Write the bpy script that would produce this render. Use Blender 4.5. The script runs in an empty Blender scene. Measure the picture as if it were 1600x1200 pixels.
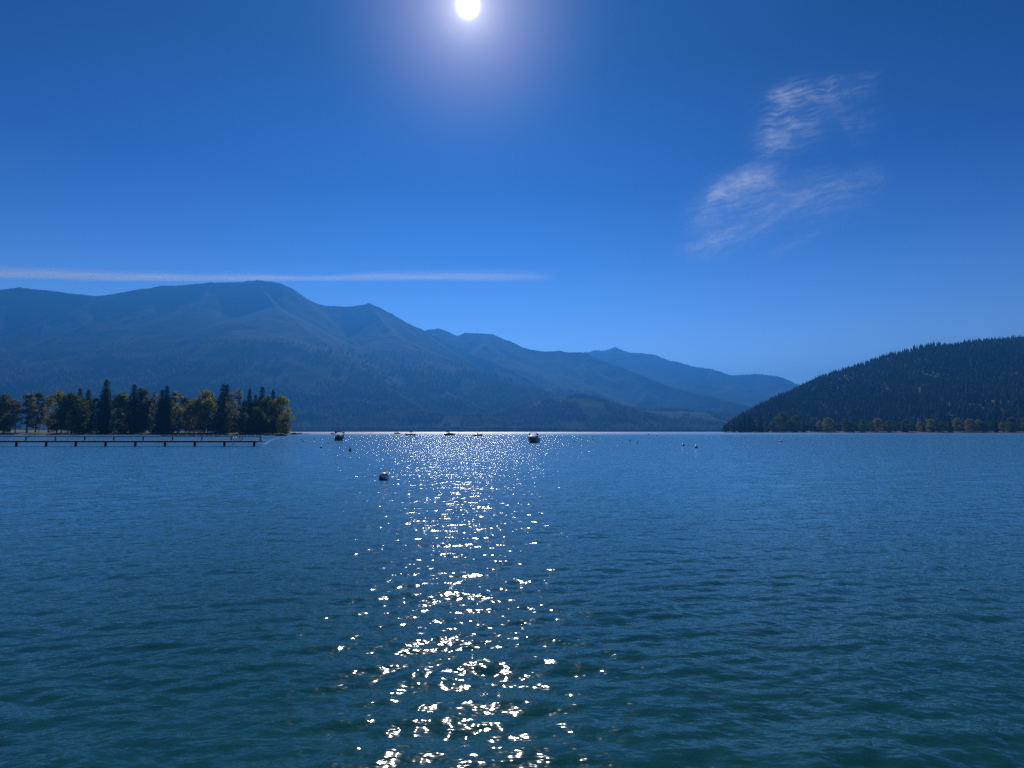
import bpy, bmesh, math, random
import numpy as np
from mathutils import Vector, Matrix

random.seed(7)
RNG = np.random.default_rng(11)
S = bpy.context.scene
C = S.collection
R = math.radians

# ------------------------------------------------------------------ camera, world, sun, exposure
CAM_H = 2.2
F = 901.0                      # focal length in pixels of the 1600 px wide photograph
PITCH = R(4.70)
cam = bpy.data.cameras.new("camera")
camo = bpy.data.objects.new("camera", cam)
C.objects.link(camo)
cam.sensor_fit = 'HORIZONTAL'
cam.sensor_width = 36.0
cam.lens = 36.0 * F / 1600.0
cam.clip_start = 0.1
cam.clip_end = 200000
camo.location = (0, 0, CAM_H)
camo.rotation_euler = (R(90) + PITCH, 0, 0)
S.camera = camo

SUN_EL = R(37.9)
SUN_AZ = R(-4.64)              # from +Y towards +X
SUN_DIR = Vector((math.sin(SUN_AZ) * math.cos(SUN_EL), math.cos(SUN_AZ) * math.cos(SUN_EL), math.sin(SUN_EL)))

W = bpy.data.worlds.new("World")
S.world = W
W.use_nodes = True
nt = W.node_tree
nt.nodes.clear()


class NT:
    """small helper for building node trees"""
    def __init__(self, tree):
        self.t = tree

    def n(self, kind, **kw):
        nd = self.t.nodes.new(kind)
        for k, v in kw.items():
            setattr(nd, k, v)
        return nd

    def put(self, sock, v):
        if hasattr(v, 'is_output') or isinstance(v, bpy.types.NodeSocket):
            self.t.links.new(v, sock)
        else:
            sock.default_value = v

    def m(self, op, a, b=None, c=None, clamp=False):
        nd = self.n('ShaderNodeMath', operation=op)
        nd.use_clamp = clamp
        self.put(nd.inputs[0], a)
        if b is not None:
            self.put(nd.inputs[1], b)
        if c is not None:
            self.put(nd.inputs[2], c)
        return nd.outputs[0]

    def v(self, op, a, b=None, scale=None):
        nd = self.n('ShaderNodeVectorMath', operation=op)
        self.put(nd.inputs[0], a)
        if b is not None:
            self.put(nd.inputs[1], b)
        if scale is not None:
            self.put(nd.inputs['Scale'], scale)
        return nd.outputs['Value'] if op in ('DOT_PRODUCT', 'LENGTH', 'DISTANCE') else nd.outputs[0]

    def noise(self, vec, scale, detail=3, rough=0.5, dims='3D', dist=0.0):
        nd = self.n('ShaderNodeTexNoise', noise_dimensions=dims)
        self.put(nd.inputs['Vector'], vec)
        self.put(nd.inputs['Scale'], scale)
        nd.inputs['Detail'].default_value = detail
        nd.inputs['Roughness'].default_value = rough
        nd.inputs['Distortion'].default_value = dist
        return nd

    def ramp(self, fac, stops, interp='LINEAR'):
        nd = self.n('ShaderNodeValToRGB')
        cr = nd.color_ramp
        cr.interpolation = interp
        while len(cr.elements) < len(stops):
            cr.elements.new(0.5)
        for e, (p, c) in zip(cr.elements, stops):
            e.position = p
            e.color = c if len(c) == 4 else (*c, 1)
        self.put(nd.inputs[0], fac)
        return nd.outputs[0]

    def mix(self, fac, a, b, mode='MIX'):
        nd = self.n('ShaderNodeMix', data_type='RGBA', blend_type=mode)
        self.put(nd.inputs[0], fac)
        self.put(nd.inputs[6], a if not isinstance(a, tuple) else (*a[:3], 1))
        self.put(nd.inputs[7], b if not isinstance(b, tuple) else (*b[:3], 1))
        return nd.outputs[2]


w = NT(nt)
sky = w.n('ShaderNodeTexSky', sky_type='NISHITA')
sky.sun_disc = False
sky.sun_elevation = SUN_EL
sky.sun_rotation = SUN_AZ
sky.air_density = 1.0
sky.dust_density = 0.05
sky.ozone_density = 3.0
sky.altitude = 100
SKY_STRENGTH = 0.10
# the sun's own disc and the bright air close around it
tc = w.n('ShaderNodeTexCoord')
dirn = w.v('NORMALIZE', tc.outputs['Generated'])
zsep = w.n('ShaderNodeSeparateXYZ'); nt.links.new(dirn, zsep.inputs[0])
tint = w.mix(1.0, sky.outputs[0], (0.42, 0.545, 1.18), 'MULTIPLY')
# the deep polarised blue of the upper sky
grad = w.ramp(zsep.outputs[2], [(0.0, (2.2, 2.2, 1.20)), (0.12, (1.8, 1.75, 1.05)), (0.196, (0.98, 1.16, 0.83)), (0.29, (0.40, 0.62, 0.56)), (0.388, (0.13, 0.29, 0.37)), (0.545, (0.045, 0.11, 0.18)), (0.80, (0.04, 0.13, 0.19)), (1.0, (0.04, 0.11, 0.17))])
tint = w.mix(1.0, tint, grad, 'MULTIPLY')
cosang = w.v('DOT_PRODUCT', dirn, tuple(SUN_DIR))
ang = w.m('MULTIPLY', w.m('ARCCOSINE', w.m('MINIMUM', cosang, 0.9999999)), 180 / math.pi)   # degrees from the sun
disc = w.m('MULTIPLY', w.m('EXPONENT', w.m('MULTIPLY', w.m('POWER', w.m('DIVIDE', ang, 0.64), 2.4), -1.0)), 60.0)
halo = w.m('MULTIPLY', w.m('EXPONENT', w.m('MULTIPLY', ang, -0.75)), 13.0)
wide = w.m('MULTIPLY', w.m('EXPONENT', w.m('MULTIPLY', w.m('POWER', w.m('DIVIDE', ang, 6.8), 2.0), -1.0)), 2.9)
g1 = w.v('SCALE', (1.0, 0.98, 0.94), scale=w.m('ADD', disc, halo))
g2 = w.v('SCALE', (0.95, 0.83, 1.0), scale=wide)
glow = w.v('ADD', g1, g2)
total = w.v('ADD', tint, glow)
bg = w.n('ShaderNodeBackground')
nt.links.new(total, bg.inputs[0])
bg.inputs[1].default_value = SKY_STRENGTH
wo = w.n('ShaderNodeOutputWorld')
nt.links.new(bg.outputs[0], wo.inputs[0])
W.cycles.sampling_method = 'NONE'

sl = bpy.data.lights.new("sun", 'SUN')
sl.energy = 4.7
sl.angle = R(0.53)
sl.color = (1.0, 0.95, 0.87)
so = bpy.data.objects.new("sun", sl)
C.objects.link(so)
so.location = (0, 0, 300)
so.rotation_euler = SUN_DIR.to_track_quat('Z', 'Y').to_euler()

S.view_settings.view_transform = 'Standard'
S.view_settings.look = 'None'
S.view_settings.gamma = 1.0
S.view_settings.use_curve_mapping = False
S.view_settings.exposure = 0.0
S.cycles.volume_bounces = 0
S.cycles.max_bounces = 8
S.cycles.transparent_max_bounces = 16
S.cycles.use_denoising = False
S.cycles.sample_clamp_direct = 30.0
S.cycles.caustics_reflective = False
S.cycles.caustics_refractive = False


# ------------------------------------------------------------------ where things stand
def ray(px, py):
    return (px - 800.0, F * math.cos(PITCH) - (600 - py) * math.sin(PITCH),
            (600 - py) * math.cos(PITCH) + F * math.sin(PITCH))


def at(px, py, Y):
    """world point seen at a place of the photograph, Y metres ahead"""
    x, f, u = ray(px, py)
    t = Y / f
    return Vector((x * t, Y, CAM_H + u * t))


def on_water(px, py, z=0.0):
    x, f, u = ray(px, py)
    t = (z - CAM_H) / u
    return Vector((x * t, f * t, z))


# ------------------------------------------------------------------ numpy noise
_perm = RNG.permutation(4096)


def _h(ix, iy, seed):
    return _perm[(_perm[(ix + seed * 131) & 4095] + iy) & 4095] / 4095.0


def vnoise(x, y, seed=0):
    ix = np.floor(x).astype(np.int64)
    iy = np.floor(y).astype(np.int64)
    fx = x - ix
    fy = y - iy
    fx = fx * fx * fx * (fx * (fx * 6 - 15) + 10)
    fy = fy * fy * fy * (fy * (fy * 6 - 15) + 10)
    a = _h(ix, iy, seed); b = _h(ix + 1, iy, seed)
    c = _h(ix, iy + 1, seed); d = _h(ix + 1, iy + 1, seed)
    return (a + (b - a) * fx) * (1 - fy) + (c + (d - c) * fx) * fy


def fbm(x, y, seed=0, octaves=4, gain=0.5):
    s = 0; amp = 1; tot = 0
    for o in range(octaves):
        s = s + amp * vnoise(x * 2 ** o + 17.3 * o, y * 2 ** o - 9.1 * o, seed + o)
        tot += amp
        amp *= gain
    return s / tot


def ridged(x, y, seed=0, octaves=4):
    s = 0; amp = 1; tot = 0
    for o in range(octaves):
        v = 1 - np.abs(2 * vnoise(x * 2 ** o + 5.7 * o, y * 2 ** o + 3.1 * o, seed + o) - 1)
        s = s + amp * v * v
        tot += amp
        amp *= 0.5
    return s / tot


# ------------------------------------------------------------------ objects and materials
def tag(o, label=None, cat=None, group=None, kind=None):
    if label: o['label'] = label
    if cat: o['category'] = cat
    if group: o['group'] = group
    if kind: o['kind'] = kind
    return o


def link(name, me, mat=None, parent=None):
    o = bpy.data.objects.new(name, me)
    C.objects.link(o)
    if mat is not None:
        for m_ in (mat if isinstance(mat, (list, tuple)) else [mat]):
            me.materials.append(m_)
    if parent is not None:
        o.parent = parent
    return o


def empty(name, loc=(0, 0, 0), rz=0.0):
    o = bpy.data.objects.new(name, None)
    C.objects.link(o)
    o.location = loc
    o.rotation_euler = (0, 0, rz)
    o.empty_display_size = 0.2
    return o


def arrays_mesh(name, verts, faces, smooth=False):
    """verts (n,3) array, faces (m,k) array with k corners each"""
    me = bpy.data.meshes.new(name)
    verts = np.asarray(verts, dtype=np.float32)
    faces = np.asarray(faces, dtype=np.int32)
    k = faces.shape[1]
    me.vertices.add(len(verts))
    me.vertices.foreach_set('co', verts.ravel())
    me.loops.add(faces.size)
    me.loops.foreach_set('vertex_index', faces.ravel())
    me.polygons.add(len(faces))
    me.polygons.foreach_set('loop_start', np.arange(0, faces.size, k, dtype=np.int32))
    me.polygons.foreach_set('loop_total', np.full(len(faces), k, dtype=np.int32))
    if smooth:
        me.polygons.foreach_set('use_smooth', np.ones(len(faces), dtype=bool))
    me.update(calc_edges=True)
    return me


def grid_faces(nr, nc):
    i = np.arange(nr - 1)[:, None] * nc + np.arange(nc - 1)[None, :]
    i = i.ravel()
    return np.stack([i, i + 1, i + 1 + nc, i + nc], 1)


def bm_obj(name, bm, mat, parent=None, smooth=False):
    bmesh.ops.recalc_face_normals(bm, faces=bm.faces[:])
    me = bpy.data.meshes.new(name)
    bm.to_mesh(me)
    bm.free()
    if smooth:
        for p in me.polygons:
            p.use_smooth = True
    return link(name, me, mat, parent)


def add_box(bm, x0, x1, y0, y1, z0, z1, bevel=0.0):
    g = bmesh.ops.create_cube(bm, size=1.0)
    vs = g['verts']
    for v in vs:
        v.co = Vector(((x0 + x1) / 2 + v.co.x * (x1 - x0), (y0 + y1) / 2 + v.co.y * (y1 - y0),
                       (z0 + z1) / 2 + v.co.z * (z1 - z0)))
    if bevel > 0:
        es = list({e for v in vs for e in v.link_edges})
        bmesh.ops.bevel(bm, geom=es, offset=bevel, segments=2, affect='EDGES', profile=0.5)


def add_tube(bm, pts, r, n=8, r2=None, cap=True):
    pts = [Vector(p) for p in pts]
    rings = []
    L = len(pts)
    for i, p in enumerate(pts):
        d = (pts[min(i + 1, L - 1)] - pts[max(i - 1, 0)])
        d = d.normalized() if d.length > 1e-9 else Vector((0, 0, 1))
        up = Vector((0, 0, 1)) if abs(d.z) < 0.9 else Vector((1, 0, 0))
        a = d.cross(up).normalized()
        b = d.cross(a)
        rr = r if r2 is None else r + (r2 - r) * i / max(1, L - 1)
        rings.append([bm.verts.new(p + (a * math.cos(2 * math.pi * k / n) + b * math.sin(2 * math.pi * k / n)) * rr) for k in range(n)])
    for i in range(L - 1):
        for k in range(n):
            bm.faces.new((rings[i][k], rings[i][(k + 1) % n], rings[i + 1][(k + 1) % n], rings[i + 1][k]))
    if cap:
        bm.faces.new(rings[0][::-1])
        bm.faces.new(rings[-1])


def add_lathe(bm, prof, n=20, centre=(0, 0, 0)):
    rings = []
    cx, cy, cz = centre
    for r, z in prof:
        if r < 1e-5:
            rings.append([bm.verts.new((cx, cy, cz + z))])
        else:
            rings.append([bm.verts.new((cx + r * math.cos(2 * math.pi * k / n), cy + r * math.sin(2 * math.pi * k / n), cz + z)) for k in range(n)])
    for a, b in zip(rings[:-1], rings[1:]):
        for k in range(n):
            k2 = (k + 1) % n
            if len(a) == 1 and len(b) > 1:
                bm.faces.new((a[0], b[k], b[k2]))
            elif len(b) == 1 and len(a) > 1:
                bm.faces.new((a[k], b[0], a[k2]))
            elif len(a) > 1 and len(b) > 1:
                bm.faces.new((a[k], b[k], b[k2], a[k2]))


def copy_tree(o, parent=None):
    c = o.copy()
    C.objects.link(c)
    c.parent = parent
    for ch in o.children:
        copy_tree(ch, c)
    return c


def new_mat(name):
    m_ = bpy.data.materials.new(name)
    m_.use_nodes = True
    m_.node_tree.nodes.clear()
    return m_, NT(m_.node_tree)


def plain(name, col, rough=0.5, metal=0.0, spot=0.15, scale=6.0, spec=0.5, bump=0.0):
    """paint, wood, metal or cloth with uneven wear"""
    m_, t = new_mat(name)
    co = t.n('ShaderNodeTexCoord').outputs['Object']
    nz = t.noise(co, scale, 5, 0.6)
    dark = tuple(c * (1 - spot * 1.6) for c in col)
    lite = tuple(min(1, c * (1 + spot)) for c in col)
    c = t.ramp(nz.outputs[0], [(0.3, dark), (0.7, lite)])
    p = t.n('ShaderNodeBsdfPrincipled')
    t.put(p.inputs['Base Color'], c)
    t.put(p.inputs['Roughness'], t.m('MULTIPLY_ADD', nz.outputs[0], 0.25, rough - 0.12))
    p.inputs['Metallic'].default_value = metal
    p.inputs['Specular IOR Level'].default_value = spec
    if bump:
        b = t.n('ShaderNodeBump')
        b.inputs['Strength'].default_value = bump
        b.inputs['Distance'].default_value = 0.02
        t.put(b.inputs['Height'], nz.outputs[0])
        t.put(p.inputs['Normal'], b.outputs[0])
    o = t.n('ShaderNodeOutputMaterial')
    t.put(o.inputs[0], p.outputs[0])
    return m_


# ------------------------------------------------------------------ the lake
# wave trains shared by the mesh (heights) and the shader (slopes)
waves = []
wr = random.Random(5)
main_dir = R(284)              # travelling towards the camera, slightly askew
NW = 38
for i in range(NW):
    lam = 0.17 * (3.0 / 0.17) ** ((i + wr.random() * 0.8) / NW)
    k = 2 * math.pi / lam
    th = main_dir + wr.gauss(0, 0.95 if lam < 0.7 else 0.6 if lam < 1.5 else 0.38)
    slope = (0.030 if lam < 0.8 else 0.015 if lam < 1.6 else 0.006) * (0.7 + 0.6 * wr.random())
    waves.append((k * math.cos(th), k * math.sin(th), slope / k, wr.random() * 2 * math.pi, lam))


def wave_height(x, y, spacing):
    h = np.zeros_like(x)
    for kx, ky, a, ph, lam in waves:
        fade = np.clip((lam / np.maximum(spacing, 1e-4) - 2.5) / 3.0, 0, 1)
        h += a * fade * np.sin(kx * x + ky * y + ph)
    return h


az = np.concatenate([np.linspace(-180, -56, 40)[:-1], np.linspace(-56, 56, 860), np.linspace(56, 180, 40)[1:]])
rr = np.concatenate([[0.15, 0.8], np.exp(np.linspace(math.log(1.6), math.log(260), 900)),
                     np.exp(np.linspace(math.log(275), math.log(15000), 60))])
AZ, RR = np.meshgrid(np.radians(az), rr)
X = RR * np.sin(AZ)
Yg = RR * np.cos(AZ)
daz = np.gradient(np.radians(az))[None, :] * RR
dr = np.gradient(rr)[:, None] * np.ones_like(RR)
Z = wave_height(X, Yg, np.maximum(daz, dr))
lake_me = arrays_mesh("lake", np.stack([X, Yg, Z], -1).reshape(-1, 3), grid_faces(len(rr), len(az)), True)

lm, t = new_mat("lake_water")
geo = t.n('ShaderNodeNewGeometry')
P = geo.outputs['Position']
comb = t.n('ShaderNodeSeparateXYZ')
t.put(comb.inputs[0], P)
flat = t.n('ShaderNodeCombineXYZ')
t.put(flat.inputs[0], comb.outputs[0]); t.put(flat.inputs[1], comb.outputs[1]); flat.inputs[2].default_value = 0
P2 = flat.outputs[0]
slope = None
for kx, ky, a, ph, lam in waves:
    phs = t.m('ADD', t.v('DOT_PRODUCT', P2, (kx, ky, 0)), ph)
    cs = t.m('COSINE', phs)
    if slope is None:
        slope = t.v('SCALE', (a * kx, a * ky, 0), scale=cs)
    else:
        nd = t.n('ShaderNodeVectorMath', operation='MULTIPLY_ADD')
        nd.inputs[0].default_value = (a * kx, a * ky, 0)
        t.put(nd.inputs[1], t.v('SCALE', (1, 1, 1), scale=cs))
        t.put(nd.inputs[2], slope)
        slope = nd.outputs[0]


def fd_noise(scale_vec, amp, eps, detail, rough, seed):
    """slope of a noise height field by finite differences in metres"""
    outs = []
    for off in ((0, 0, 0), (eps, 0, 0), (0, eps, 0)):
        v = t.v('MULTIPLY', t.v('ADD', P2, off), (*scale_vec, 1))
        v = t.v('ADD', v, (0, 0, seed))
        outs.append(t.noise(v, 1.0, detail, rough).outputs[0])
    gx = t.m('MULTIPLY', t.m('SUBTRACT', outs[1], outs[0]), amp / eps)
    gy = t.m('MULTIPLY', t.m('SUBTRACT', outs[2], outs[0]), amp / eps)
    c = t.n('ShaderNodeCombineXYZ')
    t.put(c.inputs[0], gx); t.put(c.inputs[1], gy)
    return c.outputs[0]


# gusts: broad patches where the fine ripple is stronger or weaker
gust = t.noise(t.v('MULTIPLY', P2, (0.010, 0.028, 1)), 1.0, 4, 0.55).outputs[0]
gustf = t.m('MULTIPLY_ADD', t.m('SUBTRACT', gust, 0.5), 2.2, 1.0)
gustf = t.m('MAXIMUM', gustf, 0.45)
f1 = fd_noise((5.2, 8.2), 0.029, 0.008, 2.0, 0.5, 3.0)
f2 = fd_noise((1.5, 2.4), 0.050, 0.02, 1, 0.5, 9.0)
fine = t.v('SCALE', t.v('ADD', f1, f2), scale=gustf)
slope = t.v('ADD', slope, fine)
# far out the wavelets are too small to resolve: their slopes go over into the roughness of the surface
dist = t.v('LENGTH', P2)
mr = t.n('ShaderNodeMapRange', interpolation_type='SMOOTHSTEP')
t.put(mr.inputs[0], t.m('LOGARITHM', dist, 10.0)); mr.inputs[1].default_value = 2.35; mr.inputs[2].default_value = 3.0
mr.inputs[3].default_value = 0.0; mr.inputs[4].default_value = 1.0
far = mr.outputs[0]
mr2 = t.n('ShaderNodeMapRange', interpolation_type='SMOOTHSTEP')
t.put(mr2.inputs[0], t.m('LOGARITHM', dist, 10.0)); mr2.inputs[1].default_value = 1.35; mr2.inputs[2].default_value = 2.2
mr2.inputs[3].default_value = 1.0; mr2.inputs[4].default_value = 1.55
slope = t.v('SCALE', slope, scale=t.m('MULTIPLY', mr2.outputs[0], t.m('MULTIPLY_ADD', far, -0.70, 1.0)))
nrm = t.v('NORMALIZE', t.v('ADD', t.v('SCALE', slope, scale=-1.0), (0, 0, 1)))
fres = t.n('ShaderNodeFresnel')
fres.inputs['IOR'].default_value = 1.36
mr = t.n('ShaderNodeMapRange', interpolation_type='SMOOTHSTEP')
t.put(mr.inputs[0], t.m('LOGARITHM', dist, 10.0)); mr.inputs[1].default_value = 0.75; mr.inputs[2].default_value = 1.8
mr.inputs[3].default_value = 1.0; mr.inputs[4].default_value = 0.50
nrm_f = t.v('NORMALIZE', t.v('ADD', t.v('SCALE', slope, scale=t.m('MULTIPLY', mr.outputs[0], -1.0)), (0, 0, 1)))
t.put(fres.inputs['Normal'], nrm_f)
distant = t.m('SUBTRACT', 1.0, mr.outputs[0])
gl = t.n('ShaderNodeBsdfGlossy', distribution='GGX')
gl.inputs['Color'].default_value = (1, 1, 1, 1)
t.put(gl.inputs['Roughness'], t.m('MULTIPLY_ADD', far, 0.10, 0.075))
t.put(gl.inputs['Normal'], nrm)
tr = t.n('ShaderNodeBsdfTransparent')
tr.inputs['Color'].default_value = (0.30, 0.62, 0.62, 1)
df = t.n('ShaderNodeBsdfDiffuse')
t.put(df.inputs['Color'], t.mix(t.m('MULTIPLY', distant, 2.0, clamp=True), (0.012, 0.092, 0.098), (0.065, 0.290, 0.580)))  # brighter and bluer far out: missing sky reflection put into the body colour
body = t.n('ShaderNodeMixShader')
t.put(body.inputs[0], t.m('MULTIPLY_ADD', distant, 0.76, 0.60, clamp=True))
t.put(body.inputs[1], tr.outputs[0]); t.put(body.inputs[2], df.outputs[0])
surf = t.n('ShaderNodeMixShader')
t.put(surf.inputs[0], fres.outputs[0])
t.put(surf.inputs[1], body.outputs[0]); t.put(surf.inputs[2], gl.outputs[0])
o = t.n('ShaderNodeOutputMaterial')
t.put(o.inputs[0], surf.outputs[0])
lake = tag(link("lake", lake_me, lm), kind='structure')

# lake bed: a shallow shelf in front that drops away
bx = np.concatenate([np.linspace(-15000, -60, 20)[:-1], np.linspace(-60, 60, 161), np.linspace(60, 15000, 20)[1:]])
by = np.concatenate([np.linspace(-15000, -20, 20)[:-1], np.linspace(-20, 60, 141), np.linspace(60, 15000, 30)[1:]])
BX, BY = np.meshgrid(bx, by)
BZ = -1.3 - 4.7 * np.clip((BY - 3) / 28, 0, 1) ** 0.8 + 0.35 * (fbm(BX / 3, BY / 3, 40) - 0.5)
bm_, t = new_mat("lake_bed")
co = t.n('ShaderNodeNewGeometry').outputs['Position']
n1 = t.noise(co, 0.35, 5, 0.6)
n2 = t.noise(co, 6.0, 3, 0.6)
c1 = t.ramp(n1.outputs[0], [(0.36, (0.035, 0.045, 0.030)), (0.50, (0.10, 0.095, 0.055)), (0.60, (0.22, 0.22, 0.16))])
c2 = t.mix(0.5, c1, t.ramp(n2.outputs[0], [(0.3, (0.4, 0.4, 0.4)), (0.7, (1, 1, 1))]), 'MULTIPLY')
p = t.n('ShaderNodeBsdfPrincipled')
t.put(p.inputs['Base Color'], c2); p.inputs['Roughness'].default_value = 0.9
o = t.n('ShaderNodeOutputMaterial'); t.put(o.inputs[0], p.outputs[0])
tag(link("lake_bed", arrays_mesh("lake_bed", np.stack([BX, BY, BZ], -1).reshape(-1, 3), grid_faces(len(by), len(bx)), True), bm_), kind='structure')


# ------------------------------------------------------------------ mountains beyond the lake
def ridge_pts(lst):
    return [at(*q) for q in lst]


RIDGES = [
    # (points px,py,Y , side slope)
    ([(-500, 470, 5600), (-300, 452, 5500), (-120, 470, 5400), (30, 448, 5500), (150, 462, 5500), (250, 446, 5500), (330, 441, 5500), (352, 441, 5500), (370, 440, 5500),
      (388, 438.5, 5500), (402, 437, 5500), (425, 439, 5500), (440, 442, 5500), (455, 449, 5500), (470, 459, 5500), (487, 470, 5550),
      (500, 475, 5600), (535, 479.5, 5750), (558, 477, 5800), (577, 474.5, 5800), (592, 479, 5800), (612, 489, 5800), (640, 504, 5850), (668, 517, 5900), (720, 545, 5900),
      (790, 575, 5700), (850, 605, 5400)], 0.80),
    ([(640, 530, 6700), (668, 515, 6700), (684, 513.5, 6700), (700, 519, 6700), (714, 524.5, 6700), (726, 521, 6700), (745, 520.5, 6700), (770, 522, 6700),
      (795, 533, 6700), (820, 544, 6750), (845, 548, 6800), (875, 549, 6800), (915, 551.5, 6800), (940, 561, 6700), (970, 571, 6550), (1010, 587, 6300),
      (1060, 604, 6000), (1120, 621, 5700), (1200, 640, 5300)], 0.72),
    ([(880, 556, 9400), (918, 550.5, 9300), (930, 547, 9300), (942, 548.5, 9300), (952, 546, 9300), (961, 542.5, 9300), (972, 547, 9300), (986, 551, 9300), (1003, 551, 9300),
      (1024, 554, 9300), (1042, 562, 9300), (1064, 567, 9300), (1086, 574, 9250), (1106, 576, 9200), (1122, 580, 9200), (1142, 586.5, 9200),
      (1166, 585.5, 9200), (1190, 584, 9200), (1212, 586, 9200), (1228, 591, 9200), (1248, 599, 9200), (1290, 612, 9200), (1350, 604, 9200), (1430, 590, 9300),
      (1520, 596, 9300), (1620, 578, 9300), (1750, 590, 9300), (1950, 585, 9300), (2200, 600, 9300)], 0.62),
    # spurs running down towards the lake
    ([(402, 437, 5500), (430, 478, 5050), (478, 512, 4700), (520, 540, 4450), (560, 572, 4150), (600, 606, 3850), (650, 636, 3550)], 0.52),
    ([(330, 441, 5500), (300, 500, 4800), (330, 540, 4300), (380, 575, 3900), (440, 600, 3600)], 0.50),
    ([(150, 462, 5500), (100, 520, 4700), (130, 570, 4100), (180, 610, 3600)], 0.50),
    ([(-120, 470, 5400), (-160, 530, 4600), (-120, 590, 3900)], 0.50),
    ([(577, 474.5, 5800), (612, 520, 5300), (668, 548, 5000), (730, 570, 4800), (800, 592, 4600), (862, 615, 4300)], 0.50),
    ([(612, 520, 5300), (650, 570, 4600), (700, 612, 4100), (740, 636, 3800)], 0.50),
    ([(745, 521, 6700), (780, 553, 6200), (830, 580, 5800), (870, 603, 5300), (930, 626, 4800)], 0.48),
    ([(875, 549, 6800), (880, 585, 6100), (915, 612, 5500), (960, 632, 4900)], 0.46),
    ([(961, 543, 9300), (1000, 572, 8600), (1060, 590, 8100), (1130, 604, 7600), (1180, 622, 7000)], 0.42),
    ([(1106, 577, 9200), (1150, 600, 8400), (1200, 618, 7800)], 0.42),
    ([(1190, 584, 9200), (1225, 606, 8400), (1280, 628, 7500)], 0.42),
    # wooded foothills along the shore
    ([(250, 605, 3700), (352, 600, 3700), (420, 612, 3600), (500, 622, 3500), (590, 628, 3450), (680, 640, 3400), (770, 648, 3400)], 0.40),
    ([(760, 650, 3700), (820, 634, 3800), (868, 621, 3850), (905, 617, 3850), (935, 623, 3800), (975, 636, 3750), (1030, 650, 3700)], 0.36),
    ([(980, 640, 4700), (1040, 638, 4700), (1110, 645, 4600), (1180, 648, 4500), (1260, 645, 4500), (1400, 640, 4500), (1700, 636, 4500)], 0.12),
]


# smaller spurs branching from each crest and from the big spurs
_sr = random.Random(21)
AUTO = []
for pts_, sl_ in RIDGES[:3]:
    P_ = [at(*q) for q in pts_]
    acc = 0.0; nxt = 200.0
    for a_, b_ in zip(P_[:-1], P_[1:]):
        L_ = (b_ - a_).length
        while acc + L_ > nxt:
            c_ = a_.lerp(b_, (nxt - acc) / L_)
            run = c_.z * _sr.uniform(1.3, 2.0)
            th = _sr.uniform(-0.75, 0.55)
            line = [c_.copy()]
            for k_ in range(1, 7):
                th += _sr.uniform(-0.22, 0.22)
                q_ = line[-1] + Vector((math.sin(th), -math.cos(th), 0)) * run / 6
                q_.z = c_.z * (1 - k_ / 6) ** 0.92 * _sr.uniform(0.95, 1.0) + 20
                line.append(q_)
            AUTO.append((line, 0.66))
            for j_ in (2, 3):
                th2 = th + _sr.choice([-1, 1]) * _sr.uniform(0.6, 1.0)
                l2 = [line[j_].copy()]
                for k_ in range(1, 4):
                    q_ = l2[-1] + Vector((math.sin(th2), -math.cos(th2), 0)) * line[j_].z * 0.45
                    q_.z = line[j_].z * (1 - k_ / 3 * 0.85)
                    l2.append(q_)
                AUTO.append((l2, 0.68))
            nxt += _sr.uniform(480, 820)
        acc += L_


def ridge_height(x, y, wob):
    H = np.full(x.shape, -50.0)
    for pts, sl in RIDGES + AUTO:
        P_ = ridge_pts(pts) if isinstance(pts[0], tuple) else pts
        for a, b in zip(P_[:-1], P_[1:]):
            dx, dy = b.x - a.x, b.y - a.y
            L2 = dx * dx + dy * dy
            reach = max(a.z, b.z) / (sl * 0.86) + 60
            r0 = np.searchsorted(yrow, min(a.y, b.y) - reach); r1 = np.searchsorted(yrow, max(a.y, b.y) + reach)
            if r1 <= r0:
                continue
            xs_, ys_ = x[r0:r1], y[r0:r1]
            tt = np.clip(((xs_ - a.x) * dx + (ys_ - a.y) * dy) / L2, 0, 1)
            d = np.hypot(xs_ - a.x - tt * dx, ys_ - a.y - tt * dy)
            h = a.z + (b.z - a.z) * tt - sl * d * (0.86 + 0.28 * wob[r0:r1]) - 0.00002 * d * d
            k = 9.0                                    # soft maximum so that flanks blend
            Hs = H[r0:r1]
            m_ = np.maximum(Hs, h)
            H[r0:r1] = m_ + k * np.exp(-np.abs(Hs - h) / k) * 0.4
    return H


SHORE = 3050.0


def shore_at(u):
    return SHORE + 260 * (vnoise(u * 7 + 3, u * 0 + 1.5, 61) - 0.5) + 500 * np.clip(u - 0.1, 0, 1)


def terrain_height(x, y):
    u = x / y
    wob = fbm(x / 900, y / 900, 3, 3)
    H = ridge_height(x, y, wob)
    sh = shore_at(u)
    lift = np.clip((y - sh) / 900, 0, 1)
    amp = np.clip(H / 500, 0.05, 1) * 1.0
    crest = np.clip(H / 1400, 0, 1)
    g = ridged(x / 760 + 0.4 * wob, y / 760, 20, 4) - 0.55
    H = H + g * 65 * amp * (1 - 0.75 * crest) + (fbm(x / 130, y / 130, 31, 3) - 0.5) * 16 * amp
    base = (y - sh) * 0.045 + (fbm(x / 260, y / 260, 44, 3) - 0.5) * 26 * lift
    H = np.maximum(H * np.clip((y - sh) / 500, 0, 1) ** 0.7, base)
    H = np.where(y < sh, (y - sh) * 0.08, H)
    return np.maximum(H, -5.0)


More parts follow.
